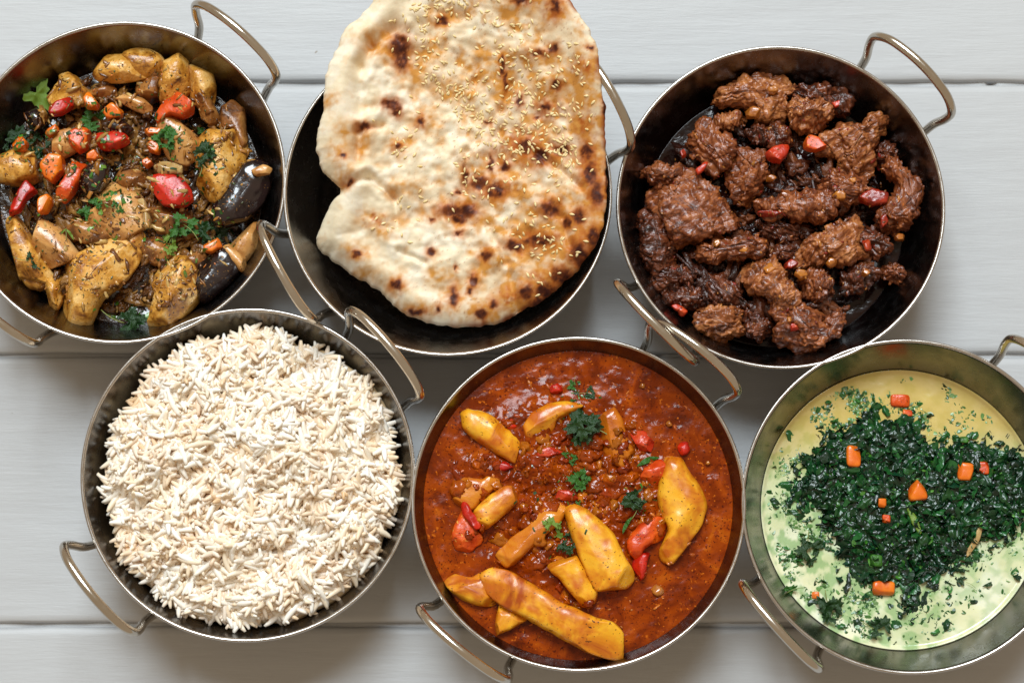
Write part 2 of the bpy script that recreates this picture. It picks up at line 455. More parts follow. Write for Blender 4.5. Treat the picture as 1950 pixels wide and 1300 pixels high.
# ------------------------------------------------------------------ leaves and sprigs
M['leaf'] = food('fresh_herb_leaf', [(.3, L(22, 62, 12)), (.6, L(52, 108, 22)), (.8, L(96, 140, 40))], 260, (.3, .5), bumps=[(900, .4, .0006)], spec=.5)
M['leaf_dark'] = food('dark_herb_leaf', [(.3, L(10, 34, 10)), (.7, L(30, 72, 18))], 260, (.25, .45), bumps=[(900, .4, .0006)])
M['leaf_lime'] = food('pale_herb_leaf', [(.3, L(70, 105, 22)), (.7, L(125, 150, 50))], 260, (.35, .5), bumps=[(900, .4, .0006)])
M['stem'] = food('herb_stem', [(.3, L(90, 110, 40)), (.7, L(150, 150, 80))], 300, (.35, .5))
def leaf_mesh(kind, seed, mat):
    r = np.random.default_rng(seed); nr, na = 5, 44; V = []; F = []
    th = np.linspace(-2.35, 2.35, na)
    if kind == 'fan':
        R = (.5+.5*np.abs(np.cos(1.45*th))**.8)*(1+.16*np.cos(11*th+r.uniform(0, 6)))*(1+.12*r.normal(size=na).cumsum()/6)
        X = R*np.cos(th); Y = R*np.sin(th)*.9
    else:
        X = None
    for j in range(nr+1):
        s = j/nr
        for k in range(na):
            if kind == 'fan': V.append((s*X[k], s*Y[k], 0))
            else:
                t = k/(na-1); w = math.sin(math.pi*t)**.8*.2
                V.append((t*2, (s*2-1)*w+.15*math.sin(3*t), 0))
    V = np.array(V)
    V[:, 2] = fbm(V*1.7+seed, seed, 2)*.28 - .18*(V[:, 0]**2+V[:, 1]**2)*r.uniform(.2, 1) + .1*np.abs(V[:, 1])
    for j in range(nr):
        for k in range(na-1):
            F.append((j*na+k, (j+1)*na+k, (j+1)*na+k+1, j*na+k+1))
    m = mesh('leaf', V, F, mat)
    return m
FAN = {k: [leaf_mesh('fan', 10+i, M[k]) for i in range(5)] for k in ('leaf', 'leaf_dark', 'leaf_lime')}
LONG = {k: [leaf_mesh('long', 40+i, M[k]) for i in range(2)] for k in ('leaf', 'leaf_dark', 'leaf_lime')}
SV, SF = tube([(x, .08*math.sin(3*x), .1*x*(1-x)) for x in np.linspace(0, 1, 9)], .02, 6)
STEM = mesh('stem', SV, SF, M['stem'])
def sprig(bowl, tree, zx, zy, size, nleaf, label, mat='leaf', long=False, group=None, stem=True, rot=None, cat='herb'):
    """a herb sprig of separate leaves round a stem, dropped onto what lies under it; size = its radius in photo px"""
    u0, v0, s = REG[bowl]; q = px(u0+zx/s, v0+zy/s, .036)
    z, nrm = top_z(tree, q[0], q[1])
    t = thing('herb_sprig' if nleaf > 1 else 'herb_leaf', (q[0], q[1], z), label, cat, group)
    S = size*.000242
    for i in range(nleaf):
        mm_ = random.choice((LONG if long else FAN)[mat])
        o = obj('leaf', mm_, t)
        a = (rot if rot is not None else 0) + (2*math.pi*i/nleaf + random.uniform(-.5, .5) if nleaf > 1 else 0)
        if rot is None: a += random.uniform(0, 6.28)
        ls = S*(random.uniform(.42, .62) if nleaf > 1 else .75); rr = S*random.uniform(.25, .6) if nleaf > 1 else 0
        if nleaf > 6 and i >= 6: rr *= .4; 
        x, y = rr*math.cos(a), rr*math.sin(a)
        if long: x -= ls*math.cos(a); y -= ls*math.sin(a)
        zz, _ = top_z(tree, q[0]+x, q[1]+y, z)
        zz = min(max(zz, z-.003), z+.004)
        o.location = (x, y, zz-z+.0008+.0006*i*(nleaf > 3)+ls*.12)
        o.scale = (ls, ls*random.uniform(.8, 1.1), ls*random.uniform(.7, 1.2))
        o.rotation_euler = (random.uniform(-.35, .35), random.uniform(-.25, .25), a+random.uniform(-.4, .4))
    if stem and nleaf > 1:
        o = obj('stem', STEM, t); o.location = (0, 0, .0012); o.scale = (S*1.3, S*1.3, S*1.3); o.rotation_euler = (0, -.05, random.uniform(0, 6.28))
    return t
def bits(bowl, tree, name, label, cat, cnt, sampler, sizes, cols, mat, parent=None, zmax=None, sink=.0, longer=1.0, res=(8, 5), rag=.6, fat=1.0):
    """many tiny crumbs that nobody would count, joined into one mesh"""
    base = []; 
    n1, n2 = res
    for j in range(n2+1):
        for k in range(n1):
            f = math.pi*j/n2; a = 2*math.pi*k/n1; base.append((math.sin(f)*math.cos(a), math.sin(f)*math.sin(a), math.cos(f)))
    base = np.array(base); bf = [(j*n1+k, (j+1)*n1+k, (j+1)*n1+(k+1) % n1, j*n1+(k+1) % n1) for j in range(n2) for k in range(n1)]
    VV = []; FF = []; CC = []; o = 0
    for i in range(cnt):
        x, y = sampler()
        z, nr = top_z(tree, x, y)
        if zmax is not None and z > zmax*MM: continue
        s_ = random.uniform(*sizes)*MM; sx, sy, sz = s_*random.uniform(.8, 1.7)*longer, s_*random.uniform(.35, .8)*fat, s_*random.uniform(.35, .7)*fat
        R = np.array(Matrix.Rotation(random.uniform(0, 6.28), 3, 'Z') @ Matrix.Rotation(random.uniform(-.6, .6), 3, 'X'))
        Vb = base*(1+rag*fbm(base*1.6+i*3.1, 3, 1+(n1 > 8)))[:, None]*np.array([sx, sy, sz]); z -= sz*sink
        VV.append(Vb@R.T+np.array([x, y, z])); FF += [tuple(q+o for q in f) for f in bf]; o += len(base)
        c = np.array(random.choice(cols))*random.uniform(.7, 1.15); CC.append(np.tile(c, (len(base), 1)))
    ob = obj(name, mesh(name, np.vstack(VV), FF, mat, col=np.vstack(CC)), parent)
    ob['kind'] = 'stuff'
    if label: tag(ob, label, cat)
    return ob
M['bits'] = food('spice_crumbs', [(.3, (.7, .7, .7)), (.7, (1, 1, 1))], 500, (.25, .45), vcol=True, vmix=1.0, coat=.3)
def strips(bowl, tree, name, label, cat, cnt, sampler, smin, smax, cols, mat):
    """finely chopped leaf scraps strewn over a dish, one mesh"""
    k = 3; g = np.linspace(-1, 1, k); a, b_ = np.meshgrid(g, g, indexing='ij'); base = np.c_[a.ravel(), b_.ravel(), np.zeros(k*k)]
    idx = np.arange(k*k).reshape(k, k); bf_ = np.stack([idx[:-1, :-1], idx[1:, :-1], idx[1:, 1:], idx[:-1, 1:]], -1).reshape(-1, 4); VV = []; FF = []; CC = []
    for i in range(cnt):
        x, y = sampler(); z, nr = top_z(tree, x, y); s = random.uniform(smin, smax)*MM; v = base.copy()
        v[:, :2] += rng.normal(size=(k*k, 2))*.2; v[:, 1] *= random.uniform(.25, .7); v[:, 2] = np.sin(v[:, 0]*2+i)*.25+.15
        R = np.array(nr.to_track_quat('Z', 'Y').to_matrix() @ Matrix.Rotation(random.uniform(0, 6.28), 3, 'Z') @ Matrix.Rotation(random.gauss(0, .3), 3, 'X'))
        VV.append((v*s)@R.T+np.array([x, y, z+.0002])); FF.append(bf_+i*k*k); CC.append(np.tile(np.array(random.choice(cols))*random.uniform(.7, 1.3), (k*k, 1)))
    o = obj(name, mesh(name, np.vstack(VV), np.vstack(FF), mat, col=np.vstack(CC).clip(0, 1))); o['kind'] = 'stuff'; tag(o, label, cat)
    return o
def blob_sampler(bowl, spots):
    u0, v0, s = REG[bowl]
    def f():
        x, y, r = random.choice(spots); w = px(u0+random.gauss(x, r)/s, v0+random.gauss(y, r)/s, .04); d = w[:2]-BOWL[bowl]; l = np.linalg.norm(d)
        return tuple((BOWL[bowl]+d*min(1, .06/max(l, 1e-6))).tolist())
    return f
def disc_sampler(bowl, rmax, reg_pts=None):
    c = BOWL[bowl]
    def f():
        a = random.uniform(0, 6.283); r = rmax*math.sqrt(random.random()); return c[0]+r*math.cos(a), c[1]+r*math.sin(a)
    return f

# ================================================================== dish: chicken, aubergine and pepper curry
M['chicken'] = food('braised_chicken', [(.30, L(88, 46, 8)), (.40, L(156, 96, 24)), (.53, L(208, 148, 58)), (.72, L(238, 196, 124))], 120, (.24, .5), sss=.12, rad=(1, .5, .2), coat=.25,
                    bumps=[(260, .5, .0014), (800, .4, .0006)], specks=[(420, .66, L(80, 42, 10)), (700, .72, L(60, 52, 14))])
M['chicken_dark'] = food('browned_chicken', [(.3, L(70, 38, 14)), (.5, L(134, 80, 32)), (.72, L(188, 132, 68))], 120, (.25, .5), sss=.08, coat=.25,
                    bumps=[(260, .5, .0014), (900, .4, .0005)], specks=[(420, .68, L(40, 22, 8))])
M['flesh'] = food('soft_vegetable_flesh', [(.3, L(156, 96, 40)), (.55, L(206, 150, 84)), (.8, L(226, 184, 124))], 110, (.22, .45), sss=.15, coat=.3,
                  bumps=[(400, .3, .001)], specks=[(500, .66, L(80, 46, 14))])
M['aub'] = food('aubergine_skin', [(.3, L(14, 8, 10)), (.7, L(40, 22, 22))], 60, (.13, .28), coat=.6, bumps=[(140, .35, .0014), (600, .12, .0005)], specks=[(500, .68, L(120, 84, 40))])
M['pepper'] = food('red_pepper', [(.3, L(150, 14, 4)), (.55, L(196, 34, 10)), (.8, L(222, 74, 20))], 80, (.26, .5), sss=.12, coat=.05, bumps=[(150, .4, .0016), (500, .3, .0007)], specks=[(480, .66, L(110, 30, 6)), (300, .68, L(206, 120, 50))])
M['pepper_or'] = food('orange_red_pepper', [(.3, L(180, 44, 6)), (.55, L(214, 82, 14)), (.8, L(232, 130, 34))], 90, (.28, .5), sss=.12, coat=.05, bumps=[(200, .4, .0014), (600, .3, .0006)], specks=[(480, .66, L(120, 40, 6)), (300, .69, L(226, 160, 70))])
M['carrot'] = food('cooked_carrot', [(.3, L(206, 84, 8)), (.7, L(236, 128, 24))], 120, (.24, .42), sss=.18, coat=.25, bumps=[(350, .2, .0008)], specks=[(520, .75, L(140, 70, 10))])
M['onion'] = food('soft_onion', [(.3, L(150, 112, 56)), (.7, L(206, 176, 120))], 120, (.15, .35), sss=.3, coat=.4, bumps=[(300, .2, .0008)])
M['chshred'] = food('shredded_chicken', [(.3, (.45, .4, .35)), (.7, (1, 1, 1))], 300, (.22, .45), vcol=True, vmix=1.0, coat=.15, bumps=[(400, .6, .0012), (1100, .4, .0005)])
M['masala'] = food('dark_masala', [(.3, L(18, 9, 4)), (.55, L(46, 25, 10)), (.75, L(92, 56, 20))], 150, (.08, .3), coat=.5, bumps=[(240, .5, .0016), (800, .35, .0006)], specks=[(380, .68, L(140, 90, 30))])

def h_masala(W, X, t):
    P = np.c_[W, np.zeros(len(W))]
    return (fbm(P/.011, 3, 3)*1.8 + fbm(P/.004, 8, 2)*.8)*MM*(1-sstep(.86, 1, t)) + .0095*(1-sstep(.35, .92, t))
disc('chick', 23, h_masala, M['masala'], 'masala_sauce', 'dark oily brown sauce under the chicken and aubergine pieces', 'sauce')

B = 'chick'; G1 = 'chicken pieces in the aubergine curry'
ch = lambda pts, z, zt, lab, mat='chicken', cat='chicken piece', nm='chicken_piece', g=G1, **k: lump(B, nm, M[mat], pts, z, zt, lab, cat, g, **{**dict(grow=1.14), **k})
ch([(458, 185), (480, 150), (540, 132), (600, 155), (625, 195), (600, 230), (560, 240), (500, 230), (460, 205)], 33, 9, 'rounded pale chicken lump touching the far wall of its dish')
ch([(358, 280), (400, 220), (445, 195), (500, 225), (540, 255), (555, 290), (510, 300), (450, 308), (390, 305)], 34, 9, 'smooth golden chicken wedge tucked under the rounded pale lump', tilt=(.1, -.1))
ch([(155, 305), (195, 255), (193, 207), (230, 225), (290, 260), (328, 290), (310, 330), (240, 345), (200, 358), (165, 335)], 31, 8, 'pointed yellow-brown chicken piece beside the single pale green coriander leaf', edge=.5)
ch([(615, 240), (640, 195), (690, 165), (722, 170), (728, 230), (735, 300), (690, 345), (640, 340), (618, 290)], 34, 9, 'tall golden chicken piece above the orange-red pepper chunk', edge=.4)
ch([(735, 210), (780, 190), (825, 215), (843, 270), (835, 330), (790, 340), (745, 320), (737, 260)], 33, 9, 'golden chicken piece next to the wall, below the raised wire handle')
ch([(560, 210), (600, 195), (628, 230), (625, 290), (575, 285), (555, 250)], 31, 7, 'crumbly brown chicken shred between the golden pieces', 'chicken_dark', edge=.6)
ch([(515, 320), (570, 288), (612, 300), (612, 350), (578, 390), (530, 378)], 31, 8, 'dark purple-brown lump left of the orange-red pepper chunk', 'chicken_dark', edge=.5)
ch([(430, 360), (470, 350), (530, 370), (565, 400), (555, 428), (510, 415), (460, 388)], 35, 5, 'narrow cream vegetable strip above the small carrot bits', 'flesh', 'vegetable', 'vegetable_strip', 'soft cooked vegetables')
ch([(350, 330), (420, 320), (440, 360), (400, 380), (350, 365)], 31, 6, 'ragged brown chicken scrap behind the two upper carrot pieces', 'chicken_dark', edge=.6)
ch([(745, 530), (790, 500), (850, 505), (915, 490), (922, 560), (905, 620), (870, 690), (830, 745), (790, 735), (745, 690), (760, 640), (735, 600)], 36, 10, 'large pale golden chicken piece beside the large glossy aubergine', edge=.4)
ch([(600, 450), (630, 430), (680, 470), (735, 500), (740, 570), (700, 612), (640, 595), (605, 530)], 36, 8, 'square yellow aubergine flesh below the orange-red pepper chunk', 'flesh', 'vegetable', 'aubergine_flesh', 'soft cooked vegetables', p=3)
ch([(-12, 605), (40, 575), (90, 568), (140, 600), (150, 650), (120, 690), (60, 697), (10, 685), (-14, 640)], 33, 10, 'rounded speckled chicken piece at the wall above the red pepper strip', edge=.4)
ch([(185, 540), (225, 490), (270, 480), (300, 510), (290, 560), (240, 590), (195, 585)], 35, 7, 'small cream chicken slice partly under the orange pepper', 'flesh')
ch([(20, 850), (60, 840), (110, 900), (150, 970), (195, 1030), (185, 1075), (120, 1085), (60, 1060), (30, 990), (15, 920)], 31, 10, 'long smooth chicken strip along the dish wall with a dark leaf on it')
ch([(100, 860), (150, 830), (220, 860), (260, 910), (300, 970), (270, 1000), (200, 1005), (140, 960), (110, 910)], 34, 8, 'pinkish brown rounded chicken slice leaning on the long smooth strip', 'flesh')
ch([(225, 1045), (290, 1000), (350, 970), (420, 930), (500, 930), (520, 960), (490, 1040), (430, 1110), (370, 1150), (330, 1230), (280, 1250), (230, 1215), (215, 1130)], 33, 12, 'largest golden brown chicken slab, ridged and glossy, by the near rim', edge=.5, tilt=(.1, .1))
ch([(600, 1040), (640, 1000), (700, 995), (735, 1030), (745, 1090), (755, 1140), (700, 1190), (640, 1225), (560, 1245), (575, 1180), (590, 1120), (580, 1080)], 33, 11, 'knobbly golden chicken piece left of the lower aubergine', edge=.6)
ch([(150, 1085), (200, 1075), (215, 1120), (205, 1180), (175, 1200), (155, 1150)], 30, 7, 'small curled chicken scrap left of the largest slab', edge=.6)
ch([(45, 1070), (90, 1060), (150, 1100), (110, 1122), (65, 1112)], 29, 5, 'thin yellow chicken sliver under the long smooth strip', edge=.4)
ch([(300, 740), (400, 690), (470, 720), (520, 740), (555, 800), (560, 860), (520, 900), (440, 910), (370, 870), (330, 850), (380, 800), (430, 770)], 34, 8, 'tan mushy aubergine flesh below the dark purple skin piece', 'flesh', 'vegetable', 'aubergine_flesh', 'soft cooked vegetables', edge=.5, spine=[(350, 735), (480, 780), (500, 850), (430, 880)])
ch([(240, 850), (300, 830), (400, 870), (410, 900), (350, 915), (260, 890)], 36, 6, 'narrow brown chicken shred under scattered thin herbs', 'chicken_dark', edge=.5)
ch([(840, 420), (890, 375), (935, 400), (945, 480), (960, 560), (930, 555), (900, 480), (850, 470)], 31, 7, 'brown ragged chicken strip along the wall behind the pale golden piece', 'chicken_dark', edge=.6)
ch([(740, 350), (780, 340), (800, 400), (825, 450), (800, 490), (760, 450), (740, 400)], 33, 7, 'brown chicken shred right of the orange-red pepper chunk', 'chicken_dark', edge=.6)
ch([(890, 930), (940, 880), (985, 850), (990, 930), (940, 1000), (900, 980)], 32, 7, 'flat tan aubergine flesh between the two glossy aubergine pieces', 'flesh', 'vegetable', 'aubergine_flesh', 'soft cooked vegetables')
ch([(560, 780), (640, 770), (720, 800), (740, 850), (680, 880), (600, 870)], 33, 7, 'brown crumbly chicken scrap below the red pepper wedge', 'chicken_dark', edge=.7)
ch([(540, 900), (620, 890), (690, 930), (660, 980), (580, 990), (535, 960)], 31, 7, 'brown chicken scrap above the knobbly golden piece', 'chicken_dark', edge=.7)
ch([(690, 960), (760, 940), (790, 980), (760, 1010), (700, 1000)], 31, 5, 'small dark chicken scrap beside the lower aubergine', 'chicken_dark', edge=.6)
ch([(440, 640), (500, 620), (550, 660), (545, 720), (490, 730), (450, 700)], 32, 7, 'mushy brown chicken scrap between purple skin and red pepper wedge', 'chicken_dark', edge=.7)
GA = 'aubergine pieces with glossy skin'
A = lambda pts, z, zt, lab, **k: lump(B, 'aubergine_piece', M['aub'], pts, z, zt, lab, 'aubergine', GA, disp='crisp', **k)
a1 = A([(830, 790), (880, 700), (930, 625), (985, 600), (1035, 620), (1048, 690), (1020, 760), (960, 820), (880, 848), (835, 835)], 34, 8, 'large glossy black aubergine piece against the dish wall', p=2.6)
a2 = A([(735, 1050), (790, 1000), (850, 945), (900, 970), (930, 1030), (880, 1090), (820, 1140), (775, 1150)], 32, 9, 'glossy black aubergine piece with a cream flesh edge near the rim', p=2.6)
A([(300, 720), (320, 640), (375, 608), (414, 612), (405, 680), (380, 722), (330, 737)], 37, 7, 'dull purple-brown aubergine skin square in the middle of the dish', p=3.2, smooth=1)
A([(405, 470), (450, 455), (500, 485), (470, 512), (420, 497)], 37, 5, 'small dark aubergine strip above the shiny tomato')
A([(95, 430), (140, 410), (175, 440), (160, 482), (110, 482)], 31, 6, 'dark aubergine lump below the pale green coriander leaf')
def part_of(o, pts, z, zt, mat, name):
    t = lump(B, name, M[mat], pts, z, zt, None, None, disp='crisp'); t.parent = o
    t.location = Vector(t.location)-Vector(o.location); return t
part_of(a1, [(945, 640), (985, 618), (1020, 632), (1010, 655), (965, 660)], 43, 2.2, 'flesh', 'flesh')
part_of(a2, [(850, 950), (880, 930), (948, 1000), (925, 1032), (890, 1000)], 36, 4.5, 'flesh', 'flesh')
GP = 'red and orange pepper pieces'
Pp = lambda pts, z, zt, lab, mat='pepper', cat='pepper', nm='pepper_piece', g=GP, **k: lump(B, nm, M[mat], pts, z, zt, lab, cat, g, disp='crisp', **{**dict(p=6, smooth=1, cuts=2, edge=.3, amp=.9, grow=.96, tilt=(random.uniform(-.2, .2), random.uniform(-.25, .1))), **k})
Pp([(580, 440), (620, 380), (680, 340), (735, 370), (730, 425), (690, 450), (640, 435), (590, 472)], 40, 7, 'orange-red pepper chunk with pale cut end beneath the tall golden chicken', 'pepper_or', tilt=(.2, 0))
Pp([(358, 500), (420, 488), (470, 500), (492, 535), (440, 567), (385, 567), (362, 540)], 40, 6, 'shiny bright red tomato wedge in the middle of the dish', cat='tomato', nm='tomato_wedge', smooth=2, p=2.4)
Pp([(560, 660), (610, 652), (680, 662), (722, 710), (734, 755), (690, 782), (610, 778), (570, 720)], 40, 6, 'deep red pepper wedge with seedy top right of centre', tilt=(0, -.12))
Pp([(180, 402), (230, 380), (275, 358), (278, 400), (230, 432), (190, 442)], 37, 5, 'crimson pepper strip above the orange carrot bits')
Pp([(260, 500), (310, 470), (342, 490), (332, 550), (300, 582), (265, 550)], 38, 6, 'orange-red pepper piece dusted with herbs left of the shiny tomato', 'pepper_or')
Pp([(208, 742), (250, 660), (275, 598), (327, 610), (310, 660), (285, 720), (245, 778)], 39, 6, 'long orange-red pepper strip left of the purple skin square', 'pepper_or')
Pp([(150, 620), (190, 578), (250, 588), (247, 640), (200, 692), (165, 672)], 38, 6, 'orange-yellow pepper lump above the long pepper strip', 'carrot')
Pp([(32, 818), (60, 740), (100, 668), (142, 715), (105, 742), (80, 802)], 37, 5, 'curved red pepper strip near the left wall')
GC = 'small carrot bits in the chicken dish'
for pts, lab in [([(380, 420), (420, 388), (467, 410), (457, 452), (400, 452)], 'round orange carrot slice below the cream vegetable strip'),
                 ([(312, 372), (335, 346), (374, 390), (367, 412), (323, 407)], 'orange carrot stick above the chopped coriander'),
                 ([(48, 537), (80, 502), (107, 540), (97, 572), (53, 572)], 'orange carrot bit beside the dark greens by the wall'),
                 ([(163, 502), (215, 468), (228, 492), (187, 522)], 'orange carrot sliver below the crimson pepper strip'),
                 ([(552, 542), (585, 518), (608, 545), (598, 584), (557, 573)], 'orange carrot cube right of the shiny tomato'),
                 ([(328, 582), (360, 563), (388, 590), (350, 618), (328, 607)], 'orange carrot cube under the shiny tomato'),
                 ([(762, 927), (820, 888), (840, 930), (800, 953), (768, 948)], 'orange carrot cube by the dark parsley above the lower aubergine'),
                 ([(528, 612), (555, 593), (580, 615), (550, 633)], 'tiny orange carrot cube above the pale onion'),
                 ([(538, 497), (575, 478), (618, 485), (602, 513), (560, 513)], 'orange carrot sliver under the orange-red pepper chunk'),
                 ([(143, 747), (180, 728), (200, 750), (182, 804), (148, 808)], 'orange carrot wedge between the two pepper strips')]:
    Pp(pts, 39, 5, lab, 'carrot', 'carrot', 'carrot_piece', GC)
Pp([(570, 622), (620, 603), (692, 620), (687, 657), (600, 662)], 42, 3.5, 'translucent pale onion piece above the deep red pepper wedge', 'onion', 'onion', 'onion_piece', None, p=2.2)
Pp([(513, 745), (540, 738), (562, 800), (568, 862), (535, 862), (540, 800)], 41, 3.5, 'curled translucent onion strip below the mushy brown scrap', 'onion', 'onion', 'onion_strip', None, p=2.2, spine=[(530, 760), (550, 800), (552, 850)])
tr = bvh_of(B)
bits(B, tr, 'chicken_shreds', 'small shredded brown meat and vegetable scraps between the chicken pieces', 'scraps', 520, disc_sampler(B, .057), (2.0, 4.2),
     [L(130, 84, 34), L(100, 58, 20), L(176, 128, 62), L(150, 104, 46)], M['chshred'], zmax=35.5, sink=.2, res=(14, 9), rag=1.0, fat=1.15)
tr = bvh_of(B)
bits(B, tr, 'spice_crumbs', 'ground spice, seeds and onion crumbs clinging to the chicken and peppers', 'spices', 1000, disc_sampler(B, .059), (.35, 1.0),
     [L(140, 92, 36), L(110, 66, 22), L(190, 140, 70), L(90, 50, 18), L(200, 110, 30), L(70, 80, 24)], M['bits'], sink=.4)
bits(B, tr, 'spiced_onion_shreds', 'pale fried onion and garlic shreds strewn over the chicken', 'onion', 420, blob_sampler(B, [(470, 640, 120), (330, 620, 130), (560, 380, 120), (620, 880, 110), (250, 480, 100), (450, 860, 110), (330, 1000, 120), (640, 1080, 60), (830, 560, 60)]), (.8, 1.9),
     [L(190, 140, 70), L(150, 96, 40), L(206, 166, 96), L(120, 70, 26), L(170, 110, 40)], M['bits'], sink=.35, longer=1.35)
strips(B, tr, 'chopped_herbs', 'finely chopped green herbs strewn over the chicken curry', 'herbs', 420, blob_sampler(B, [(350, 445, 40), (460, 620, 90), (620, 540, 40), (770, 610, 45), (690, 860, 60), (330, 810, 60), (420, 770, 50), (140, 530, 45), (30, 520, 40), (460, 1190, 45), (630, 910, 45), (790, 860, 40), (250, 620, 100)]), .5, 1.5,
     [L(40, 84, 22), L(70, 120, 36), L(28, 60, 18), L(104, 140, 50)], M['bits'])
S = lambda *a, **k: sprig(B, tr, *a, **k)
S(130, 342, 52, 1, 'single broad pale green coriander leaf beside the dish wall', 'leaf_lime', rot=-.5)
S(350, 445, 30, 6, 'chopped bright coriander above the shiny tomato', 'leaf')
S(622, 535, 30, 5, 'fresh green herb tuft on the square yellow flesh', 'leaf')
S(727, 475, 18, 2, 'two bright green leaves below the orange-red pepper chunk', 'leaf')
S(765, 600, 32, 6, 'dark green chopped herbs on the pale golden chicken', 'leaf_dark')
S(790, 868, 36, 6, 'dark curly parsley tuft beside a carrot cube', 'leaf_dark')
S(460, 1205, 40, 6, 'green herb sprig lying in the sauce near the rim', 'leaf_dark')
S(310, 818, 32, 5, 'thin green herb sprig over the brown shred', 'leaf')
S(378, 765, 20, 3, 'small green leaves below the purple skin square', 'leaf')
S(442, 792, 18, 2, 'two small green leaves on the tan flesh', 'leaf')
S(632, 912, 26, 4, 'lime green leaf tuft below the crumbly scrap', 'leaf_lime')
S(250, 862, 26, 3, 'long pale herb stalks over the pinkish slice', 'leaf_lime', long=True)
S(690, 845, 34, 5, 'green herb tuft below the deep red pepper wedge', 'leaf')
S(118, 985, 24, 2, 'dark wilted leaf on the long smooth chicken strip', 'leaf_dark')
S(25, 530, 42, 6, 'dark green herbs at the left wall', 'leaf_dark')
S(135, 530, 30, 5, 'dark chopped herbs beside an orange carrot bit', 'leaf_dark')
S(505, 605, 18, 2, 'bright green leaf pair beside the shiny tomato', 'leaf')
S(160, 565, 14, 2, 'tiny green leaves on the orange-yellow pepper', 'leaf')

# ================================================================== dish: dark beef
def beef_mat(nm, lo, mid, hi, sp):
    return food(nm, [(.28, lo), (.46, mid), (.70, hi)], 230, (.2, .44), sss=.05, coat=.2, bumps=[(420, .7, .0014), (1000, .6, .0006)], specks=[(420, .70, sp)], dist=.8, stretch=(.35, 1.15, 1))
M['beef'] = beef_mat('braised_beef', L(44, 17, 7), L(112, 54, 26), L(172, 100, 54), L(186, 100, 32))
M['beef_tan'] = beef_mat('light_braised_beef', L(62, 27, 10), L(138, 74, 36), L(196, 128, 74), L(196, 116, 40))
M['beef_dark'] = beef_mat('dark_braised_beef', L(28, 10, 5), L(80, 36, 18), L(134, 70, 38), L(140, 60, 24))
M['shred'] = food('shredded_beef', [(.3, (.55, .5, .5)), (.7, (1, 1, 1))], 400, (.22, .45), vcol=True, vmix=1.0, coat=.1, bumps=[(500, .7, .0012), (1200, .5, .0005)])
M['gravy'] = food('dark_gravy', [(.3, L(14, 4, 3)), (.7, L(40, 12, 6))], 60, (.08, .2), coat=.0, spec=.3, bumps=[(160, .3, .001)])
M['tomato'] = food('stewed_tomato', [(.3, L(150, 22, 8)), (.55, L(190, 52, 22)), (.8, L(214, 96, 44))], 120, (.2, .42), sss=.15, coat=.15, bumps=[(300, .5, .0014)], specks=[(420, .66, L(96, 26, 8))])
M['onion_br'] = food('browned_onion', [(.3, L(138, 70, 16)), (.7, L(196, 124, 44))], 140, (.18, .38), sss=.2, coat=.35, bumps=[(300, .25, .001)])
B = 'meat'
disc(B, 22, lambda W, X, t: (fbm(np.c_[W, 0*W[:, 0]]/.016, 5, 3)*.5*(1-sstep(.9, 1, t))+(fbm(np.c_[W, 0*W[:, 0]]/.006, 6, 3)*2.2+9)*(1-sstep(.5, .84, t+.1*fbm(np.c_[W, 0*W[:, 0]]/.02, 8, 2))))*MM, M['gravy'], 'beef_gravy', 'thin dark glossy gravy around the beef chunks', 'gravy')
GB = 'braised beef chunks'
bf = lambda pts, z, zt, lab, mat='beef', **k: lump(B, 'beef_chunk', M[mat], pts, z, zt, lab, 'beef', GB, **{**dict(disp='fibre', edge=2.0, n=130, rings=28, p=2.6, amp=1.15, grow=1.15, cuts=8), **k})
bf([(410, 285), (450, 225), (500, 200), (580, 180), (650, 190), (708, 185), (690, 240), (655, 262), (660, 300), (640, 370), (590, 375), (540, 330), (490, 300), (440, 305)], 35, 10, 'broad tan beef chunk farthest up the pile with an onion cube on it', 'beef_tan', spine=[(470, 255), (580, 235), (640, 225)])
bf([(705, 205), (780, 212), (850, 218), (910, 245), (895, 300), (850, 322), (800, 285), (740, 272), (690, 250)], 33, 9, 'dark red-brown beef chunk right of the broad tan one', 'beef_dark')
bf([(665, 310), (700, 285), (760, 273), (812, 290), (832, 330), (800, 382), (740, 392), (690, 372)], 37, 10, 'rounded golden tan beef chunk above the cut tomato pieces', 'beef_tan')
bf([(398, 350), (440, 328), (502, 340), (497, 377), (440, 403), (403, 382)], 33, 8, 'small tan beef chunk left of the browned onion bits', 'beef_tan')
bf([(293, 390), (330, 350), (372, 360), (410, 410), (458, 450), (452, 510), (400, 562), (360, 520), (320, 490), (288, 440)], 36, 10, 'ridged brown beef strip with a red onion sliver at its foot')
bf([(465, 500), (510, 468), (562, 480), (582, 540), (562, 610), (532, 668), (480, 662), (450, 612), (438, 550)], 37, 10, 'upright brown beef chunk left of the pink tomato piece')
bf([(168, 690), (158, 600), (200, 560), (260, 518), (312, 560), (372, 600), (412, 640), (442, 700), (482, 752), (420, 782), (350, 792), (300, 802), (280, 808), (230, 792), (185, 742)], 37, 11, 'largest torn brown beef chunk with ragged lower edge', spine=[(220, 610), (300, 670), (400, 740)])
bf([(85, 520), (140, 503), (192, 530), (232, 550), (205, 602), (160, 602), (125, 562)], 34, 8, 'jagged beef strip reaching to the wall beside the largest chunk')
bf([(55, 805), (80, 720), (125, 655), (157, 690), (167, 760), (203, 830), (192, 902), (140, 933), (90, 892)], 32, 10, 'long dark beef chunk pressed along the dish wall', 'beef_dark')
bf([(810, 420), (850, 390), (900, 368), (950, 373), (985, 343), (1038, 348), (1036, 392), (992, 432), (987, 502), (972, 553), (900, 563), (850, 542), (870, 490), (820, 462)], 37, 10, 'stringy tan beef chunk pointing to the wall beside the tomato', 'beef_tan', ang=.5)
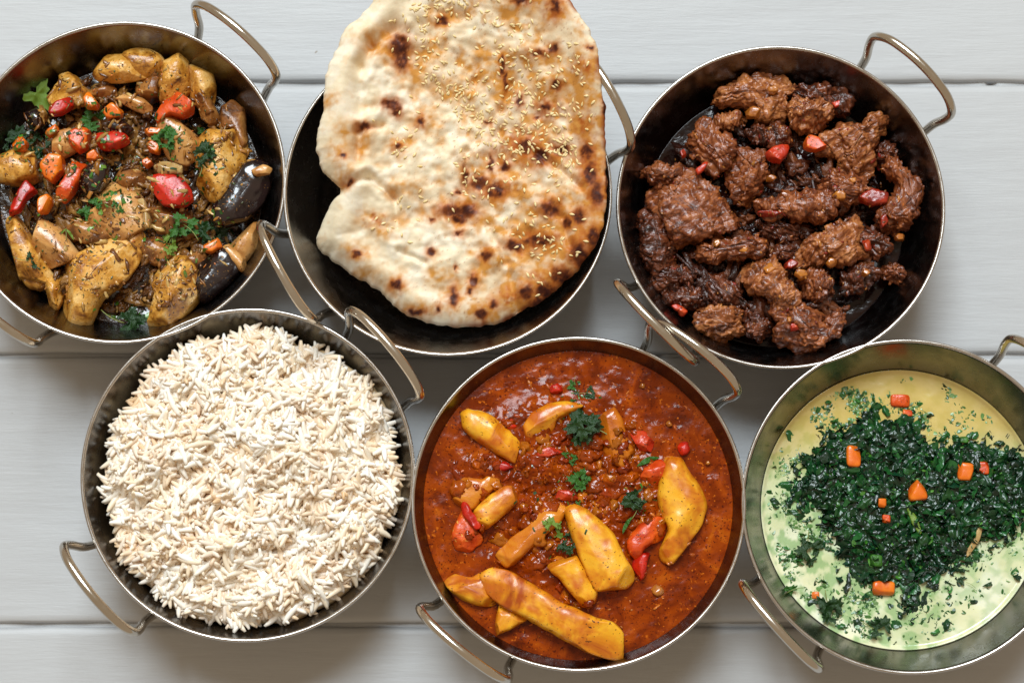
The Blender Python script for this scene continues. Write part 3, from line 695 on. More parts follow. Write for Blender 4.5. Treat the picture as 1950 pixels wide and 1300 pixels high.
bf([(1045, 520), (1090, 503), (1142, 550), (1188, 600), (1178, 670), (1142, 732), (1080, 758), (1008, 742), (1030, 690), (1072, 650), (1100, 600), (1060, 562)], 36, 9, 'curved ridged beef crescent against the wall right of the red tomato', spine=[(1080, 525), (1140, 610), (1110, 690), (1050, 730)])
bf([(540, 690), (580, 643), (640, 638), (700, 618), (770, 603), (817, 640), (832, 702), (780, 727), (720, 732), (660, 712), (600, 722)], 39, 9, 'dark beef chunk in the middle topped with onion and red strip')
bf([(558, 740), (620, 728), (690, 738), (743, 780), (700, 803), (620, 798), (572, 782)], 35, 7, 'thin flat dark beef slice below the middle chunk', 'beef_dark')
bf([(790, 600), (840, 558), (900, 558), (960, 568), (978, 610), (930, 652), (880, 692), (840, 672)], 38, 8, 'brown beef chunk scattered with onion left of the red tomato')
bf([(708, 862), (740, 810), (800, 780), (860, 740), (920, 720), (948, 770), (968, 830), (930, 872), (850, 882), (780, 892), (725, 902)], 38, 10, 'long tan beef chunk slanting below the onion-topped one', 'beef_tan', ang=.6)
bf([(318, 862), (370, 820), (430, 798), (480, 788), (540, 778), (583, 820), (562, 862), (500, 872), (420, 882), (350, 893)], 37, 9, 'oblong glossy beef chunk with yellow onion bits below the largest chunk')
bf([(498, 912), (560, 878), (622, 888), (662, 930), (692, 990), (713, 1052), (660, 1093), (610, 1042), (560, 1002), (508, 962)], 38, 10, 'crumbly tan beef chunk leading down to the near-rim cluster', 'beef_tan')
bf([(618, 1010), (690, 1008), (722, 1070), (772, 1100), (802, 1150), (852, 1170), (822, 1212), (750, 1253), (690, 1233), (638, 1203), (648, 1140), (608, 1110)], 36, 10, 'big cracked beef chunk touching the near rim of the dish')
bf([(788, 1140), (830, 1090), (872, 1068), (893, 1058), (868, 1130), (852, 1182), (810, 1193)], 33, 7, 'pointed beef piece dipping into the open gravy pool')
bf([(718, 960), (770, 918), (822, 923), (848, 980), (822, 1022), (780, 1043), (733, 1012)], 36, 9, 'cube-like brown beef chunk right of the crumbly tan one')
bf([(303, 1142), (330, 1100), (400, 1088), (462, 1108), (508, 1150), (492, 1192), (420, 1213), (338, 1193)], 33, 10, 'rounded orange-brown beef ball near the lower wire handle', 'beef_tan')
bf([(328, 970), (390, 938), (452, 948), (492, 1000), (502, 1062), (450, 1073), (400, 1042), (348, 1022)], 33, 8, 'small dark beef chunk between the rounded ball and the oblong glossy chunk', 'beef_dark')
bf([(172, 1030), (220, 1003), (300, 1018), (348, 1050), (312, 1093), (250, 1093), (198, 1072)], 31, 8, 'reddish beef chunk at the wall above the rounded ball', 'beef_dark')
bf([(498, 1080), (540, 1038), (592, 1080), (613, 1140), (570, 1173), (518, 1142)], 32, 8, 'dark sunken beef chunk between the rounded ball and the big cracked chunk', 'beef_dark')
bf([(868, 930), (930, 888), (988, 898), (993, 950), (940, 1003), (888, 992)], 33, 8, 'dark sunken beef chunk beside the open gravy pool', 'beef_dark')
bf([(1032, 900), (1080, 888), (1103, 920), (1070, 963), (1038, 942)], 32, 6, 'little tan beef scrap at the wall beside the open gravy')
bf([(918, 800), (980, 768), (1052, 788), (1063, 840), (1000, 863), (938, 852)], 35, 8, 'glossy reddish beef chunk below the red tomato', 'beef_dark')
bf([(528, 400), (600, 378), (662, 398), (693, 440), (640, 462), (560, 452)], 36, 8, 'shiny dark beef chunk behind the pink tomato piece', 'beef_dark')
bf([(148, 950), (200, 918), (252, 948), (242, 992), (188, 1003)], 32, 7, 'small dark beef chunk under the long dark one along the wall', 'beef_dark')
bf([(250, 880), (320, 900), (330, 960), (270, 980), (230, 930)], 31, 7, 'small dark beef chunk between wall chunk and oblong glossy chunk', 'beef_dark')
bf([(990, 450), (1040, 440), (1080, 480), (1050, 520), (1000, 500)], 31, 7, 'small dark beef chunk behind the curved crescent', 'beef_dark')
bf([(620, 830), (690, 820), (710, 870), (650, 890), (610, 870)], 34, 7, 'small dark beef scrap wedged above the crumbly tan chunk', 'beef_dark')
GT = 'tomato and pepper bits in the beef'
M['tomato_dull'] = food('dull_stewed_tomato', [(.3, L(104, 16, 6)), (.55, L(154, 40, 16)), (.8, L(190, 84, 40))], 140, (.2, .4), sss=.1, coat=.15, bumps=[(300, .5, .0014)], specks=[(420, .62, L(84, 26, 8))])
tm = lambda pts, z, zt, lab, mat='tomato', cat='tomato', nm='tomato_piece', g=GT, **k: lump(B, nm, M['tomato_dull' if mat == 'pepper' else mat], pts, z-.8, zt, lab, cat, g, disp='crisp', **{**dict(p=5, smooth=1, grow=.9, cuts=3, edge=.6, tilt=(random.uniform(-.25, .25), random.uniform(-.25, .1))), **k})
tm([(573, 482), (620, 443), (682, 438), (668, 490), (640, 522), (590, 507)], 44, 4.5, 'salmon pink cut tomato piece beside the upright beef chunk')
tm([(718, 442), (755, 398), (802, 430), (828, 467), (780, 478), (733, 467)], 43, 4.5, 'orange and red tomato wedge below the rounded tan chunk', 'pepper_or')
tm([(918, 642), (985, 603), (1053, 630), (1043, 672), (980, 678), (928, 662)], 42, 4.5, 'bright red tomato piece beside the beef crescent', 'pepper')
tm([(943, 803), (970, 796), (990, 840), (960, 850)], 43, 3, 'small red tomato scrap beside the long tan chunk', 'pepper')
tm([(548, 692), (620, 686), (664, 700), (620, 718), (558, 714)], 47, 2.5, 'flat red pepper strip on the middle chunk', 'pepper', 'pepper', 'pepper_strip')
tm([(650, 890), (690, 870), (712, 890), (680, 915), (652, 910)], 42, 3, 'dark red tomato scrap above the crumbly tan chunk', 'pepper')
tm([(262, 470), (282, 455), (290, 490), (272, 500)], 44, 2.5, 'tiny red onion tip on the ridged strip', 'pepper', 'onion', 'onion_tip')
tm([(320, 540), (360, 505), (382, 500), (360, 540), (330, 560)], 44, 2.5, 'purple red onion sliver at the foot of the ridged strip', 'tomato', 'onion', 'onion_sliver')
tm([(1010, 720), (1040, 700), (1052, 740), (1020, 765)], 42, 3, 'small red tomato scrap tucked under the beef crescent', 'pepper')
tm([(830, 285), (862, 280), (868, 305), (838, 310)], 41, 2.6, 'dark red tomato scrap on the dark red-brown chunk', 'tomato')
tm([(668, 1120), (700, 1110), (715, 1140), (680, 1150)], 44, 2.8, 'dull red tomato scrap on the big cracked chunk', 'tomato')
tm([(222, 1050), (250, 1040), (300, 1075), (270, 1090)], 38, 2.6, 'thin dark red onion sliver on the reddish wall chunk', 'tomato', 'onion', 'onion_sliver')
GO = 'browned onion bits in the beef'
for i, (x, y, s, lab) in enumerate([(605, 572, 26, 'below the pink tomato piece'), (655, 635, 26, 'on the middle dark chunk'), (860, 640, 34, 'left of the bright red tomato'), (720, 930, 30, 'above the cube-like chunk'),
      (400, 815, 22, 'on the oblong glossy chunk, its outer end'), (500, 842, 24, 'on the oblong glossy chunk, its inner end'), (600, 915, 30, 'on the crumbly tan chunk'), (910, 580, 24, 'behind the bright red tomato'),
      (835, 887, 30, 'under the long tan chunk'), (680, 1105, 24, 'on the big cracked chunk'), (610, 243, 26, 'on the broad tan chunk'), (540, 325, 42, 'below the broad tan chunk'), (1090, 795, 24, 'below the beef crescent'), (960, 925, 22, 'beside the open gravy pool')]):
    k = 5; pts = [(x+s*random.uniform(.7, 1.1)*math.cos(2*math.pi*j/k+i), y+s*.8*random.uniform(.7, 1.1)*math.sin(2*math.pi*j/k+i)) for j in range(k)]
    zc, _ = top_z(bvh_of(B), *zw(B, [(x, y)], .042)[0], .04) if False else (None, None)
    tm(pts, 44 if y < 1000 else 43, 3.2, 'amber browned onion bit '+lab, 'onion_br', 'onion', 'onion_bit', GO)
tr = bvh_of(B)
bits(B, tr, 'beef_shreds', 'small dark beef shreds filling the gaps between the chunks', 'scraps', 420, disc_sampler(B, .053), (2.2, 5.0),
     [L(96, 46, 22), L(70, 30, 14), L(128, 70, 36), L(52, 20, 9)], M['shred'], zmax=36, sink=.15, longer=1.1, res=(14, 9), rag=1.1, fat=1.2)
tr = bvh_of(B)
bits(B, tr, 'onion_crumbs', 'fine onion and spice crumbs stuck to the beef', 'spices', 420, disc_sampler(B, .057), (.4, 1.2),
     [L(140, 76, 30), L(170, 98, 36), L(120, 60, 28), L(190, 120, 50), L(140, 34, 20)], M['bits'], sink=.5)

# ================================================================== dish: potato curry
M['curry'] = food('orange_curry_sauce', [(.25, L(74, 20, 0)), (.45, L(120, 41, 0)), (.62, L(150, 60, 1)), (.8, L(182, 92, 10))], 75, (.10, .24), sss=.0, coat=.0, spec=.22, bumps=[(150, .25, .0014), (520, .14, .0006)],
                  specks=[(420, .63, L(84, 22, 2)), (300, .67, L(184, 92, 16)), (700, .66, L(60, 14, 2))], dist=.8)
M['potato'] = food('saucy_potato', [(.34, L(164, 70, 6)), (.45, L(206, 122, 12)), (.56, L(230, 164, 30)), (.8, L(238, 184, 60))], 48, (.24, .45), sss=.2, coat=.2, bumps=[(240, .15, .001), (700, .12, .0004)],
                   specks=[(420, .67, L(84, 36, 4)), (60, .50, L(190, 92, 8), .22)], dist=.8)
M['potato_or'] = food('sauce_coated_potato', [(.28, L(150, 62, 8)), (.5, L(196, 108, 18)), (.75, L(218, 146, 36))], 60, (.16, .36), sss=.15, coat=.2, bumps=[(200, .35, .0012), (700, .2, .0005)],
                      specks=[(560, .72, L(90, 36, 6))], dist=.8)
M['saucy'] = food('saucy_lump', [(.3, (.6, .55, .5)), (.7, (1, 1, 1))], 300, (.1, .25), vcol=True, vmix=1.0, spec=.45, bumps=[(300, .4, .0012)])
B = 'curry'
def h_curry(W, X, t):
    P = np.c_[W, np.zeros(len(W))]
    u0, v0, s = REG['curry']; q = zw('curry', [(560, 620)], .042)[0]
    r = np.linalg.norm(W-q, axis=1)
    core = 1-sstep(.026, .052, r+.006*fbm(P/.02, 12, 2))
    return (fbm(P/.009, 3, 3)*(.4+1.9*core) + np.abs(fbm(P/.0045, 8, 2))*(.15+1.0*core) + 2.6*core)*MM*(1-sstep(.93, 1, t))
disc(B, 42, h_curry, M['curry'], 'curry_sauce', 'thick orange red curry sauce filling the dish to the rim', 'sauce', rings=150, seg=320)
GQ = 'yellow potato wedges in curry sauce'
po = lambda pts, z, zt, lab, mat='potato', **k: lump(B, 'potato_wedge', M[mat], pts, z-1.0, zt, lab, 'potato', GQ, **{**dict(disp='crisp', p=3.2, smooth=2, n=90, rings=18, amp=1.1, cuts=3), **k})
po([(188, 345), (215, 323), (290, 343), (340, 383), (400, 440), (417, 490), (385, 517), (330, 492), (260, 447), (203, 400)], 45, 5.5, 'plump yellow potato wedge near the rim, alone beside the open sauce', p=2.4)
po([(416, 385), (445, 340), (500, 308), (570, 298), (632, 313), (600, 337), (540, 362), (520, 402), (470, 432), (428, 422)], 44.5, 5, 'rounded pale potato left of the largest coriander tuft', p=2.4)
po([(698, 350), (745, 320), (772, 360), (787, 420), (807, 490), (792, 542), (750, 522), (700, 470), (690, 400)], 44.5, 5, 'upright potato stick right of the largest coriander tuft', 'potato_or')
po([(930, 510), (985, 508), (1022, 560), (1062, 620), (1078, 670), (1062, 740), (1012, 812), (960, 873), (923, 868), (912, 830), (940, 760), (920, 700), (903, 640)], 45, 7, 'big smooth yellow potato crescent facing open sauce', p=2.3, spine=[(965, 560), (1000, 660), (990, 740), (945, 830)])
po([(163, 600), (200, 573), (260, 578), (300, 558), (332, 590), (262, 652), (230, 692), (183, 692), (163, 650)], 44.5, 4.5, 'flat potato slab under sauce behind the blunt stick', 'potato_or')
po([(233, 692), (290, 640), (350, 598), (392, 613), (407, 645), (350, 702), (290, 752), (253, 757)], 47, 6, 'blunt yellow potato stick with peppery top beside a red chilli strip', smooth=1)
po([(568, 690), (600, 673), (652, 693), (702, 740), (742, 780), (772, 850), (818, 922), (818, 962), (678, 983), (650, 932), (618, 850), (583, 760)], 47.5, 7, 'tall tapering potato wedge with white shine in the middle', 'potato', smooth=1, tilt=(0, -.06))
po([(498, 895), (570, 838), (602, 850), (642, 920), (683, 985), (672, 1022), (630, 1043), (588, 992), (558, 950)], 46, 5.5, 'yellow potato block left of the tall tapering wedge', smooth=1)
po([(268, 940), (310, 910), (370, 923), (450, 968), (560, 1038), (660, 1083), (730, 1098), (770, 1140), (767, 1228), (740, 1238), (650, 1213), (540, 1153), (430, 1093), (350, 1052), (288, 1002)], 48, 7, 'longest potato wedge lying by the near rim', smooth=1, p=3.2)
po([(128, 955), (165, 928), (220, 938), (272, 918), (292, 1000), (312, 1032), (270, 1043), (208, 1028), (158, 992)], 44.5, 5.5, 'yellow potato piece behind the thick end of the longest wedge', p=2.4)
po([(318, 1043), (370, 1068), (418, 1110), (350, 1147), (297, 1168), (298, 1130)], 44.5, 5, 'pointed potato tip sticking out under the longest wedge', smooth=1)
po([(318, 852), (370, 790), (430, 750), (480, 690), (540, 668), (567, 690), (542, 742), (470, 802), (420, 852), (360, 893)], 45, 6, 'potato wedge fully coated in orange sauce left of centre', 'potato_or')
GR = 'red pepper and tomato pieces in potato curry'
rp = lambda pts, z, zt, lab, mat='pepper', cat='pepper', nm='pepper_piece', g=GR, **k: lump(B, nm, M[mat], pts, z, zt, lab, cat, g, disp='crisp', **{**dict(p=2.8, smooth=2, cuts=5, edge=.5, amp=1.4, grow=.96), **k})
rp([(148, 772), (180, 700), (200, 678), (255, 760), (273, 802), (230, 843), (178, 853)], 43.5, 5, 'orange-red pepper piece below the blunt potato stick', 'pepper_or')
rp([(183, 668), (206, 660), (258, 745), (243, 764), (200, 722)], 49, 2.2, 'thin dark red chilli strip beside the blunt potato stick')
rp([(798, 408), (850, 402), (893, 440), (882, 483), (820, 472)], 43, 4, 'red pepper piece under sauce right of the upright stick', 'tomato')
rp([(838, 575), (850, 540), (912, 498), (953, 540), (943, 592), (890, 603)], 45, 4.5, 'bright red tomato wedge beside the big crescent', 'pepper_or', 'tomato', 'tomato_wedge')
rp([(788, 802), (840, 740), (902, 708), (943, 730), (932, 792), (860, 832), (830, 882), (798, 852)], 44.5, 5, 'orange tomato piece between tall wedge and big crescent', 'pepper_or', 'tomato', 'tomato_wedge')
rp([(813, 872), (873, 838), (862, 922), (842, 953), (812, 912)], 43.5, 4, 'dark red pepper strip below the orange tomato piece')
rp([(978, 448), (1012, 438), (1022, 475), (995, 492), (978, 478)], 42.5, 2.6, 'small dark red pepper bit floating beyond the crescent')
rp([(508, 240), (540, 228), (565, 250), (545, 272), (515, 265)], 42.5, 2.6, 'small red pepper bit near the far rim')
rp([(305, 525), (340, 512), (378, 535), (350, 553), (315, 548)], 43.5, 2.6, 'red pepper scrap in front of the plump wedge')
rp([(348, 378), (370, 362), (395, 380), (375, 402), (352, 398)], 43, 2.4, 'red pepper scrap beside the rounded pale potato')
rp([(460, 470), (520, 450), (560, 480), (520, 510), (465, 500)], 44, 3.4, 'sauce-covered onion lump left of the largest coriander tuft', 'tomato', 'onion', 'onion_lump')
rp([(520, 620), (580, 612), (630, 640), (600, 658), (530, 652)], 44.5, 3.2, 'sauce-covered tomato slice below the curly coriander', 'tomato', 'tomato', 'tomato_slice')
GN = 'pale onion bits floating in potato curry'
for x, y, s, lab in [(845, 240, 17, 'near the far rim'), (945, 377, 17, 'beyond the upright potato stick'), (905, 982, 27, 'beside the tall wedge in open sauce'), (1086, 520, 9, 'beyond the big crescent')]:
    pts = [(x+s*random.uniform(.8, 1.1)*math.cos(j*1.256+s), y+s*.85*math.sin(j*1.256+s)) for j in range(5)]
    rp(pts, 42.3, 1.8, 'small pale onion bit '+lab, 'onion_br', 'onion', 'onion_bit', GN, n=30, rings=6)
tr = bvh_of(B)
strips(B, tr, 'chopped_coriander', 'finely chopped coriander scattered over the potato curry', 'herbs', 110, blob_sampler(B, [(640, 400, 40), (615, 585, 30), (550, 790, 40), (840, 660, 45), (620, 270, 30), (500, 620, 90)]), .4, 1.2,
       [L(40, 84, 22), L(70, 120, 36), L(28, 60, 18)], M['bits'])
bits(B, tr, 'sauce_lumps', 'soft sauce-coated onion and tomato lumps heaped in the middle of the potato curry', 'onion', 210, blob_sampler(B, [(480, 560, 70), (640, 560, 70), (700, 640, 60), (400, 720, 70), (480, 830, 60), (760, 480, 50), (300, 700, 60), (560, 470, 60), (250, 560, 50), (600, 1000, 60), (850, 700, 50)]), (1.6, 3.6),
     [L(172, 78, 6), L(156, 62, 4), L(196, 108, 20), L(150, 52, 6)], M['saucy'], sink=.5, res=(14, 9), rag=.6, longer=.85, fat=1.6, zmax=49.5)
bits(B, tr, 'onion_shreds', 'fine onion and tomato shreds stirred through the curry sauce', 'onion', 260, disc_sampler(B, .062), (.4, 1.4),
     [L(176, 80, 16), L(156, 58, 10), L(200, 112, 36)], M['bits'], zmax=47, sink=.4)
S = lambda *a, **k: sprig(B, tr, *a, **k)
S(640, 395, 44, 10, 'largest coriander tuft, dark green, between two potatoes', 'leaf_dark')
S(585, 505, 18, 3, 'small green leaves just below the largest tuft', 'leaf')
S(600, 245, 15, 3, 'small round green leaf bunch near the far rim', 'leaf')
S(655, 268, 18, 3, 'little dark herb sprig near the far rim beside another bunch', 'leaf_dark')
S(615, 585, 26, 7, 'curly bright coriander bunch in the middle of the sauce', 'leaf')
S(522, 772, 26, 4, 'lime green coriander leaves beside the tall wedge', 'leaf_lime')
S(575, 812, 24, 4, 'dark green coriander leaves against the tall wedge', 'leaf_dark')
S(835, 650, 34, 6, 'thin dark herb sprig left of the big crescent', 'leaf_dark')
S(795, 752, 26, 1, 'long narrow green leaf pointing at the tall wedge', 'leaf', long=True, rot=.9)
S(860, 512, 32, 1, 'long narrow green leaf across the bright red tomato wedge', 'leaf', long=True, rot=.6)
S(613, 668, 9, 1, 'tiny green leaf at the tip of the tall wedge', 'leaf')

# ================================================================== dish: creamy spinach
M['cream'] = food('cream_sauce', [(.3, (.86, .86, .80)), (.7, (1, 1, 1))], 40, (.12, .26), sss=.2, rad=(1, .9, .4), coat=.25, vcol=True, vmix=1.0, bumps=[(160, .18, .001)])
M['spinach'] = food('wilted_spinach', [(.3, (.6, .6, .6)), (.7, (1, 1, 1))], 400, (.2, .4), vcol=True, vmix=1.0, coat=.05, bumps=[(350, .35, .001)])
B = 'saag'; ZC = 27.5
SPO = [(180, 665), (200, 560), (250, 450), (330, 390), (430, 340), (500, 280), (560, 312), (640, 290), (700, 340), (716, 410), (760, 392), (850, 380), (940, 390), (1040, 430), (1110, 470), (1140, 560), (1115, 680), (1070, 740), (1000, 765), (930, 792),
       (880, 850), (800, 912), (720, 940), (695, 1020), (650, 1085), (590, 1050), (612, 970), (540, 930), (470, 985), (420, 900), (350, 812), (330, 712), (300, 690), (230, 650)]
SPW = chaikin(zw(B, SPO, (ZC+2)*MM), 1)
def sdf(P, W):
    """signed distance to polygon W, positive inside"""
    d = np.full(len(P), 1e9); ins = np.zeros(len(P), bool)
    for a, b_ in zip(W, np.roll(W, -1, 0)):
        ab = b_-a; t = np.clip(((P-a)@ab)/max(ab@ab, 1e-14), 0, 1); d = np.minimum(d, np.linalg.norm(P-(a+t[:, None]*ab), axis=1))
        c = (a[1] > P[:, 1]) != (b_[1] > P[:, 1])
        with np.errstate(divide='ignore', invalid='ignore'):
            ins ^= c & (P[:, 0] < (b_[0]-a[0])*(P[:, 1]-a[1])/(b_[1]-a[1])+a[0])
    return np.where(ins, d, -d)
def h_cream(W, X, t):
    P = np.c_[W, np.zeros(len(W))]
    return (fbm(P/.014, 3, 2)*.35+fbm(P/.004, 5, 2)*.12)*MM*(1-sstep(.94, 1, t)) + .0012*sstep(.965, 1, t)
def c_cream(V):
    P = V.copy(); P[:, 2] = 0; c = BOWL['saag']
    n1 = fbm(P/.016+3, 21, 3); n2 = fbm(P/.006, 22, 3)
    base = np.array(L(231, 229, 188)); grn = np.array(L(146, 180, 120)); yel = np.array(L(206, 174, 88)); wht = np.array(L(240, 240, 218))
    d = sdf(P[:, :2]+c, SPW)
    C = np.tile(base, (len(V), 1))
    w = sstep(-.1, .5, n1)[:, None]; C = C*(1-w*.7)+wht*w*.7
    g = (sstep(-.02, .0, d)*.35+sstep(-.15, .4, n2)*(.4+.6*sstep(.035, -.02, P[:, 0])))[:, None].clip(0, .85); C = C*(1-g)+grn*g
    y = (sstep(.005, .045, P[:, 1]+.006*n1)*.85)[:, None]; C = C*(1-y)+yel*y
    return C
disc(B, ZC, h_cream, M['cream'], 'cream_sauce', 'pale yellow green cream sauce flecked with herbs', 'sauce', rings=130, seg=280, colfun=c_cream)
# the heap of chopped spinach: a lumpy core carrying a few thousand wet leaf flakes
sp = thing('spinach_heap', (BOWL[B][0], BOWL[B][1], ZC*MM), 'dark green heap of chopped wilted spinach lying in the cream sauce', 'spinach')
lo, hi = SPW.min(0), SPW.max(0); gx, gy = 280, 280
X, Y = np.meshgrid(np.linspace(lo[0], hi[0], gx), np.linspace(lo[1], hi[1], gy), indexing='ij'); P2 = np.c_[X.ravel(), Y.ravel()]
def sp_h(P2):
    d = sdf(P2, SPW)+fbm(np.c_[P2/.006, 0*P2[:, 0]], 31, 3)*.0022
    P3 = np.c_[P2, 0*P2[:, 0]]
    return np.where(d > -.004, (sstep(-.001, .012, d)*5.0-1.2+(fbm(P3/.009, 33, 3)*1.5+fbm(P3/.0024, 37, 3)*.75)*sstep(-.001, .004, d))*MM, -.003)
H = sp_h(P2); wl = np.linalg.norm(P2-BOWL[B], axis=1); H = np.where(wl > wall_r(ZC*MM)-.0005, -.003, H)
Vc = np.c_[P2-BOWL[B], H]; idx = np.arange(gx*gy).reshape(gx, gy)
Fq = np.stack([idx[:-1, :-1], idx[1:, :-1], idx[1:, 1:], idx[:-1, 1:]], -1).reshape(-1, 4)
Fq = Fq[(H[Fq] > -.0029).any(1)]
cn = fbm(np.c_[P2/.0022, 0*P2[:, 0]], 41, 3)[:, None]
obj('spinach_core', mesh('spinach_core', Vc, Fq, M['spinach'], col=np.clip(np.array(L(18, 54, 26))*(1+.9*cn), .002, 1)), sp)
reg(B, Vc+np.array([BOWL[B][0], BOWL[B][1], ZC*MM]), [tuple(f) for f in Fq.tolist()])
def flakes(name, parent, pts, zf, smin, smax, cols, up, tiltmax, k=5, curl=1.0):
    n = len(pts); g = np.linspace(-1, 1, k); gx_, gy_ = np.meshgrid(g, g, indexing='ij')
    base = np.c_[(gx_*np.sqrt(1-gy_**2/2)).ravel(), (gy_*np.sqrt(1-gx_**2/2)).ravel(), np.zeros(k*k)]; VV = []; CC = []; idx = np.arange(k*k).reshape(k, k)
    bf_ = np.stack([idx[:-1, :-1], idx[1:, :-1], idx[1:, 1:], idx[:-1, 1:]], -1).reshape(-1, 4); FF = []
    for i in range(n):
        s = rng.uniform(smin, smax)*MM; b_ = base.copy()
        b_[:, :2] *= (1+.3*perlin(base*1.7+i*2.3, 4))[:, None]; b_[:, 1] *= rng.uniform(.28, .75)
        b_[:, 2] = curl*(np.sin(b_[:, 0]*rng.uniform(1, 3)+rng.uniform(0, 6))*.25+np.cos(b_[:, 1]*rng.uniform(1.5, 4)+rng.uniform(0, 6))*.22+.25*perlin(base*2+i*1.7, 6))
        R = np.array(Matrix.Rotation(rng.uniform(0, 6.28), 3, 'Z') @ Matrix.Rotation(rng.normal()*tiltmax, 3, 'X') @ Matrix.Rotation(rng.normal()*tiltmax, 3, 'Y'))
        VV.append((b_*s)@R.T+np.array([pts[i][0], pts[i][1], zf[i]+rng.uniform(*up)*MM])); FF.append(bf_+i*k*k)
        c = np.array(cols[rng.integers(len(cols))])*rng.uniform(.6, 1.3); CC.append(np.tile(c, (k*k, 1)))
    o = obj(name, mesh(name, np.vstack(VV), np.vstack(FF), M['spinach'], col=np.vstack(CC).clip(0, 1)), parent); o['kind'] = 'stuff'
    return o
def sample_in(n, fn):
    out = []
    while len(out) < n:
        q = np.c_[rng.uniform(lo[0]-.03, hi[0]+.02, 4000), rng.uniform(lo[1]-.03, hi[1]+.03, 4000)]
        q = q[np.linalg.norm(q-BOWL[B], axis=1) < wall_r(ZC*MM)-.003]; q = q[rng.random(len(q)) < fn(q)]; out += q.tolist()
    return np.array(out[:n])
q = sample_in(1500, lambda q: (sdf(q, SPW)+fbm(np.c_[q/.006, 0*q[:, 0]], 31, 3)*.0022 > -.0008-.004*rng.random(len(q))**2)*1.0)
flakes('spinach_flakes', sp, q-BOWL[B], sp_h(q), 2.0, 4.6, [L(16, 52, 26), L(20, 66, 32), L(28, 82, 34), L(34, 90, 40), L(14, 44, 24), L(18, 60, 36)], (-1.0, .4), .34, 8, 1.5)
q = sample_in(240, lambda q: (sdf(q, SPW) > .001)*1.0)
flakes('bright_spinach_flakes', sp, q-BOWL[B], sp_h(q), .7, 1.7, [L(60, 120, 34), L(90, 150, 60), L(40, 100, 40)], (.3, 1.0), .4)
def fleck_w(q):
    d = -sdf(q, SPW); n1 = fbm(np.c_[q/.012, 0*q[:, 0]], 51, 2)
    left = sstep(.25, -.3, (q[:, 0]-BOWL[B][0])/.06)
    return np.where(d > 0, (.12+.6*np.exp(-d/.004)+.4*left)*sstep(-.35, .35, n1), 0).clip(0, 1)
fl = thing('floating_herb_flecks', (BOWL[B][0], BOWL[B][1], ZC*MM), 'loose green herb flecks drifting in the cream around the spinach', 'herbs')
q = sample_in(1900, fleck_w)
flakes('herb_flecks', fl, q-BOWL[B], np.zeros(len(q)), .5, 1.6, [L(70, 116, 52), L(52, 96, 42), L(106, 150, 80), L(132, 168, 104)], (-.18, .1), .1, 5, .5)
q = sample_in(90, lambda q: (sdf(q, SPW) < -.002)*fleck_w(q))
flakes('spinach_scraps', fl, q-BOWL[B], np.zeros(len(q)), 1.5, 3.4, [L(20, 60, 28), L(36, 90, 38), L(60, 120, 54)], (-.5, .3), .3, 7, 1.4)
fl['kind'] = 'stuff'
GS = 'carrot cubes on the creamy spinach'
tr = bvh_of(B)
def cube(x, y, w, h, lab, sink=0, mat='carrot', sq=None, name='carrot_cube', cat='carrot', g=GS):
    W = zw(B, [(x, y)], .031)[0]; z, _ = top_z(tr, W[0], W[1]); z = z/MM+.8-sink
    pts = sq or [(x-w/2, y-h/2), (x+w/2, y-h/2*.9), (x+w/2*.95, y+h/2), (x-w/2*1.02, y+h/2*.92)]
    lump(B, name, M[mat], pts, z, min(w, h)*.055, lab, cat, g, disp='crisp', p=5, smooth=1, n=40, rings=9, amp=.5, tilt=(random.uniform(-.1, .1), random.uniform(-.1, .1)))
cube(437, 463, 50, 78, 'tall orange carrot cube on the outer side of the spinach')
cube(850, 520, 56, 64, 'squarish orange carrot cube beside a smaller darker one')
cube(916, 507, 40, 46, 'small dark orange carrot cube beside a squarish one', mat='pepper_or')
cube(672, 590, 70, 76, 'largest orange carrot piece, house-shaped, on the middle of the spinach', sq=[(672, 548), (700, 580), (708, 622), (642, 628), (638, 585)])
cube(543, 634, 28, 34, 'tiny orange carrot bit left of the house-shaped piece')
cube(558, 694, 28, 30, 'tiny dull orange carrot bit below another tiny one', mat='pepper_or')
cube(548, 950, 78, 54, 'broad orange carrot piece at the spinach edge over open cream')
cube(608, 258, 68, 46, 'orange-red carrot piece sunk in sauce at the far spinach edge', 1.2, 'pepper_or')
cube(636, 302, 34, 26, 'small orange-red carrot bit sunk next to a bigger sunk piece', 1.0, 'pepper_or')
cube(296, 975, 26, 26, 'small orange carrot bit floating in the cream', .8)
cube(520, 848, 44, 44, 'bright green stem slice on the dark spinach', .3, 'leaf', name='stem_slice', cat='greens', g=None)
cube(845, 402, 30, 24, 'small bright green leaf rib at the far spinach edge', .3, 'leaf', name='leaf_rib', cat='greens', g=None)
cube(655, 700, 20, 90, 'slender lime green stalk on the spinach below the house-shaped carrot', -.4, 'leaf_lime', sq=[(632, 655), (648, 655), (672, 690), (688, 745), (678, 750), (655, 715)], name='herb_stalk', cat='greens', g=None)
cube(890, 750, 20, 120, 'brownish onion shred across the spinach edge', -.2, 'onion', sq=[(905, 690), (942, 668), (950, 676), (915, 715), (905, 770), (858, 835), (846, 820), (885, 760)], name='onion_shred', cat='onion', g=None)
S = lambda *a, **k: sprig(B, tr, *a, **k)
S(960, 935, 26, 1, 'dark green leaf floating alone in the near cream', 'leaf_dark', long=True, rot=.15)
S(865, 925, 16, 2, 'two small dark leaves floating below the onion shred', 'leaf_dark')
S(550, 1105, 32, 4, 'dark curled spinach leaf floating nearest the near wall', 'leaf_dark')
S(370, 1040, 36, 5, 'loose spinach tuft floating left of the broad carrot piece', 'leaf_dark')
S(195, 965, 26, 3, 'bright green leaves by the wall near the wire handle', 'leaf')
S(285, 810, 30, 4, 'loose dark leaves between the wall and the spinach heap', 'leaf_dark')

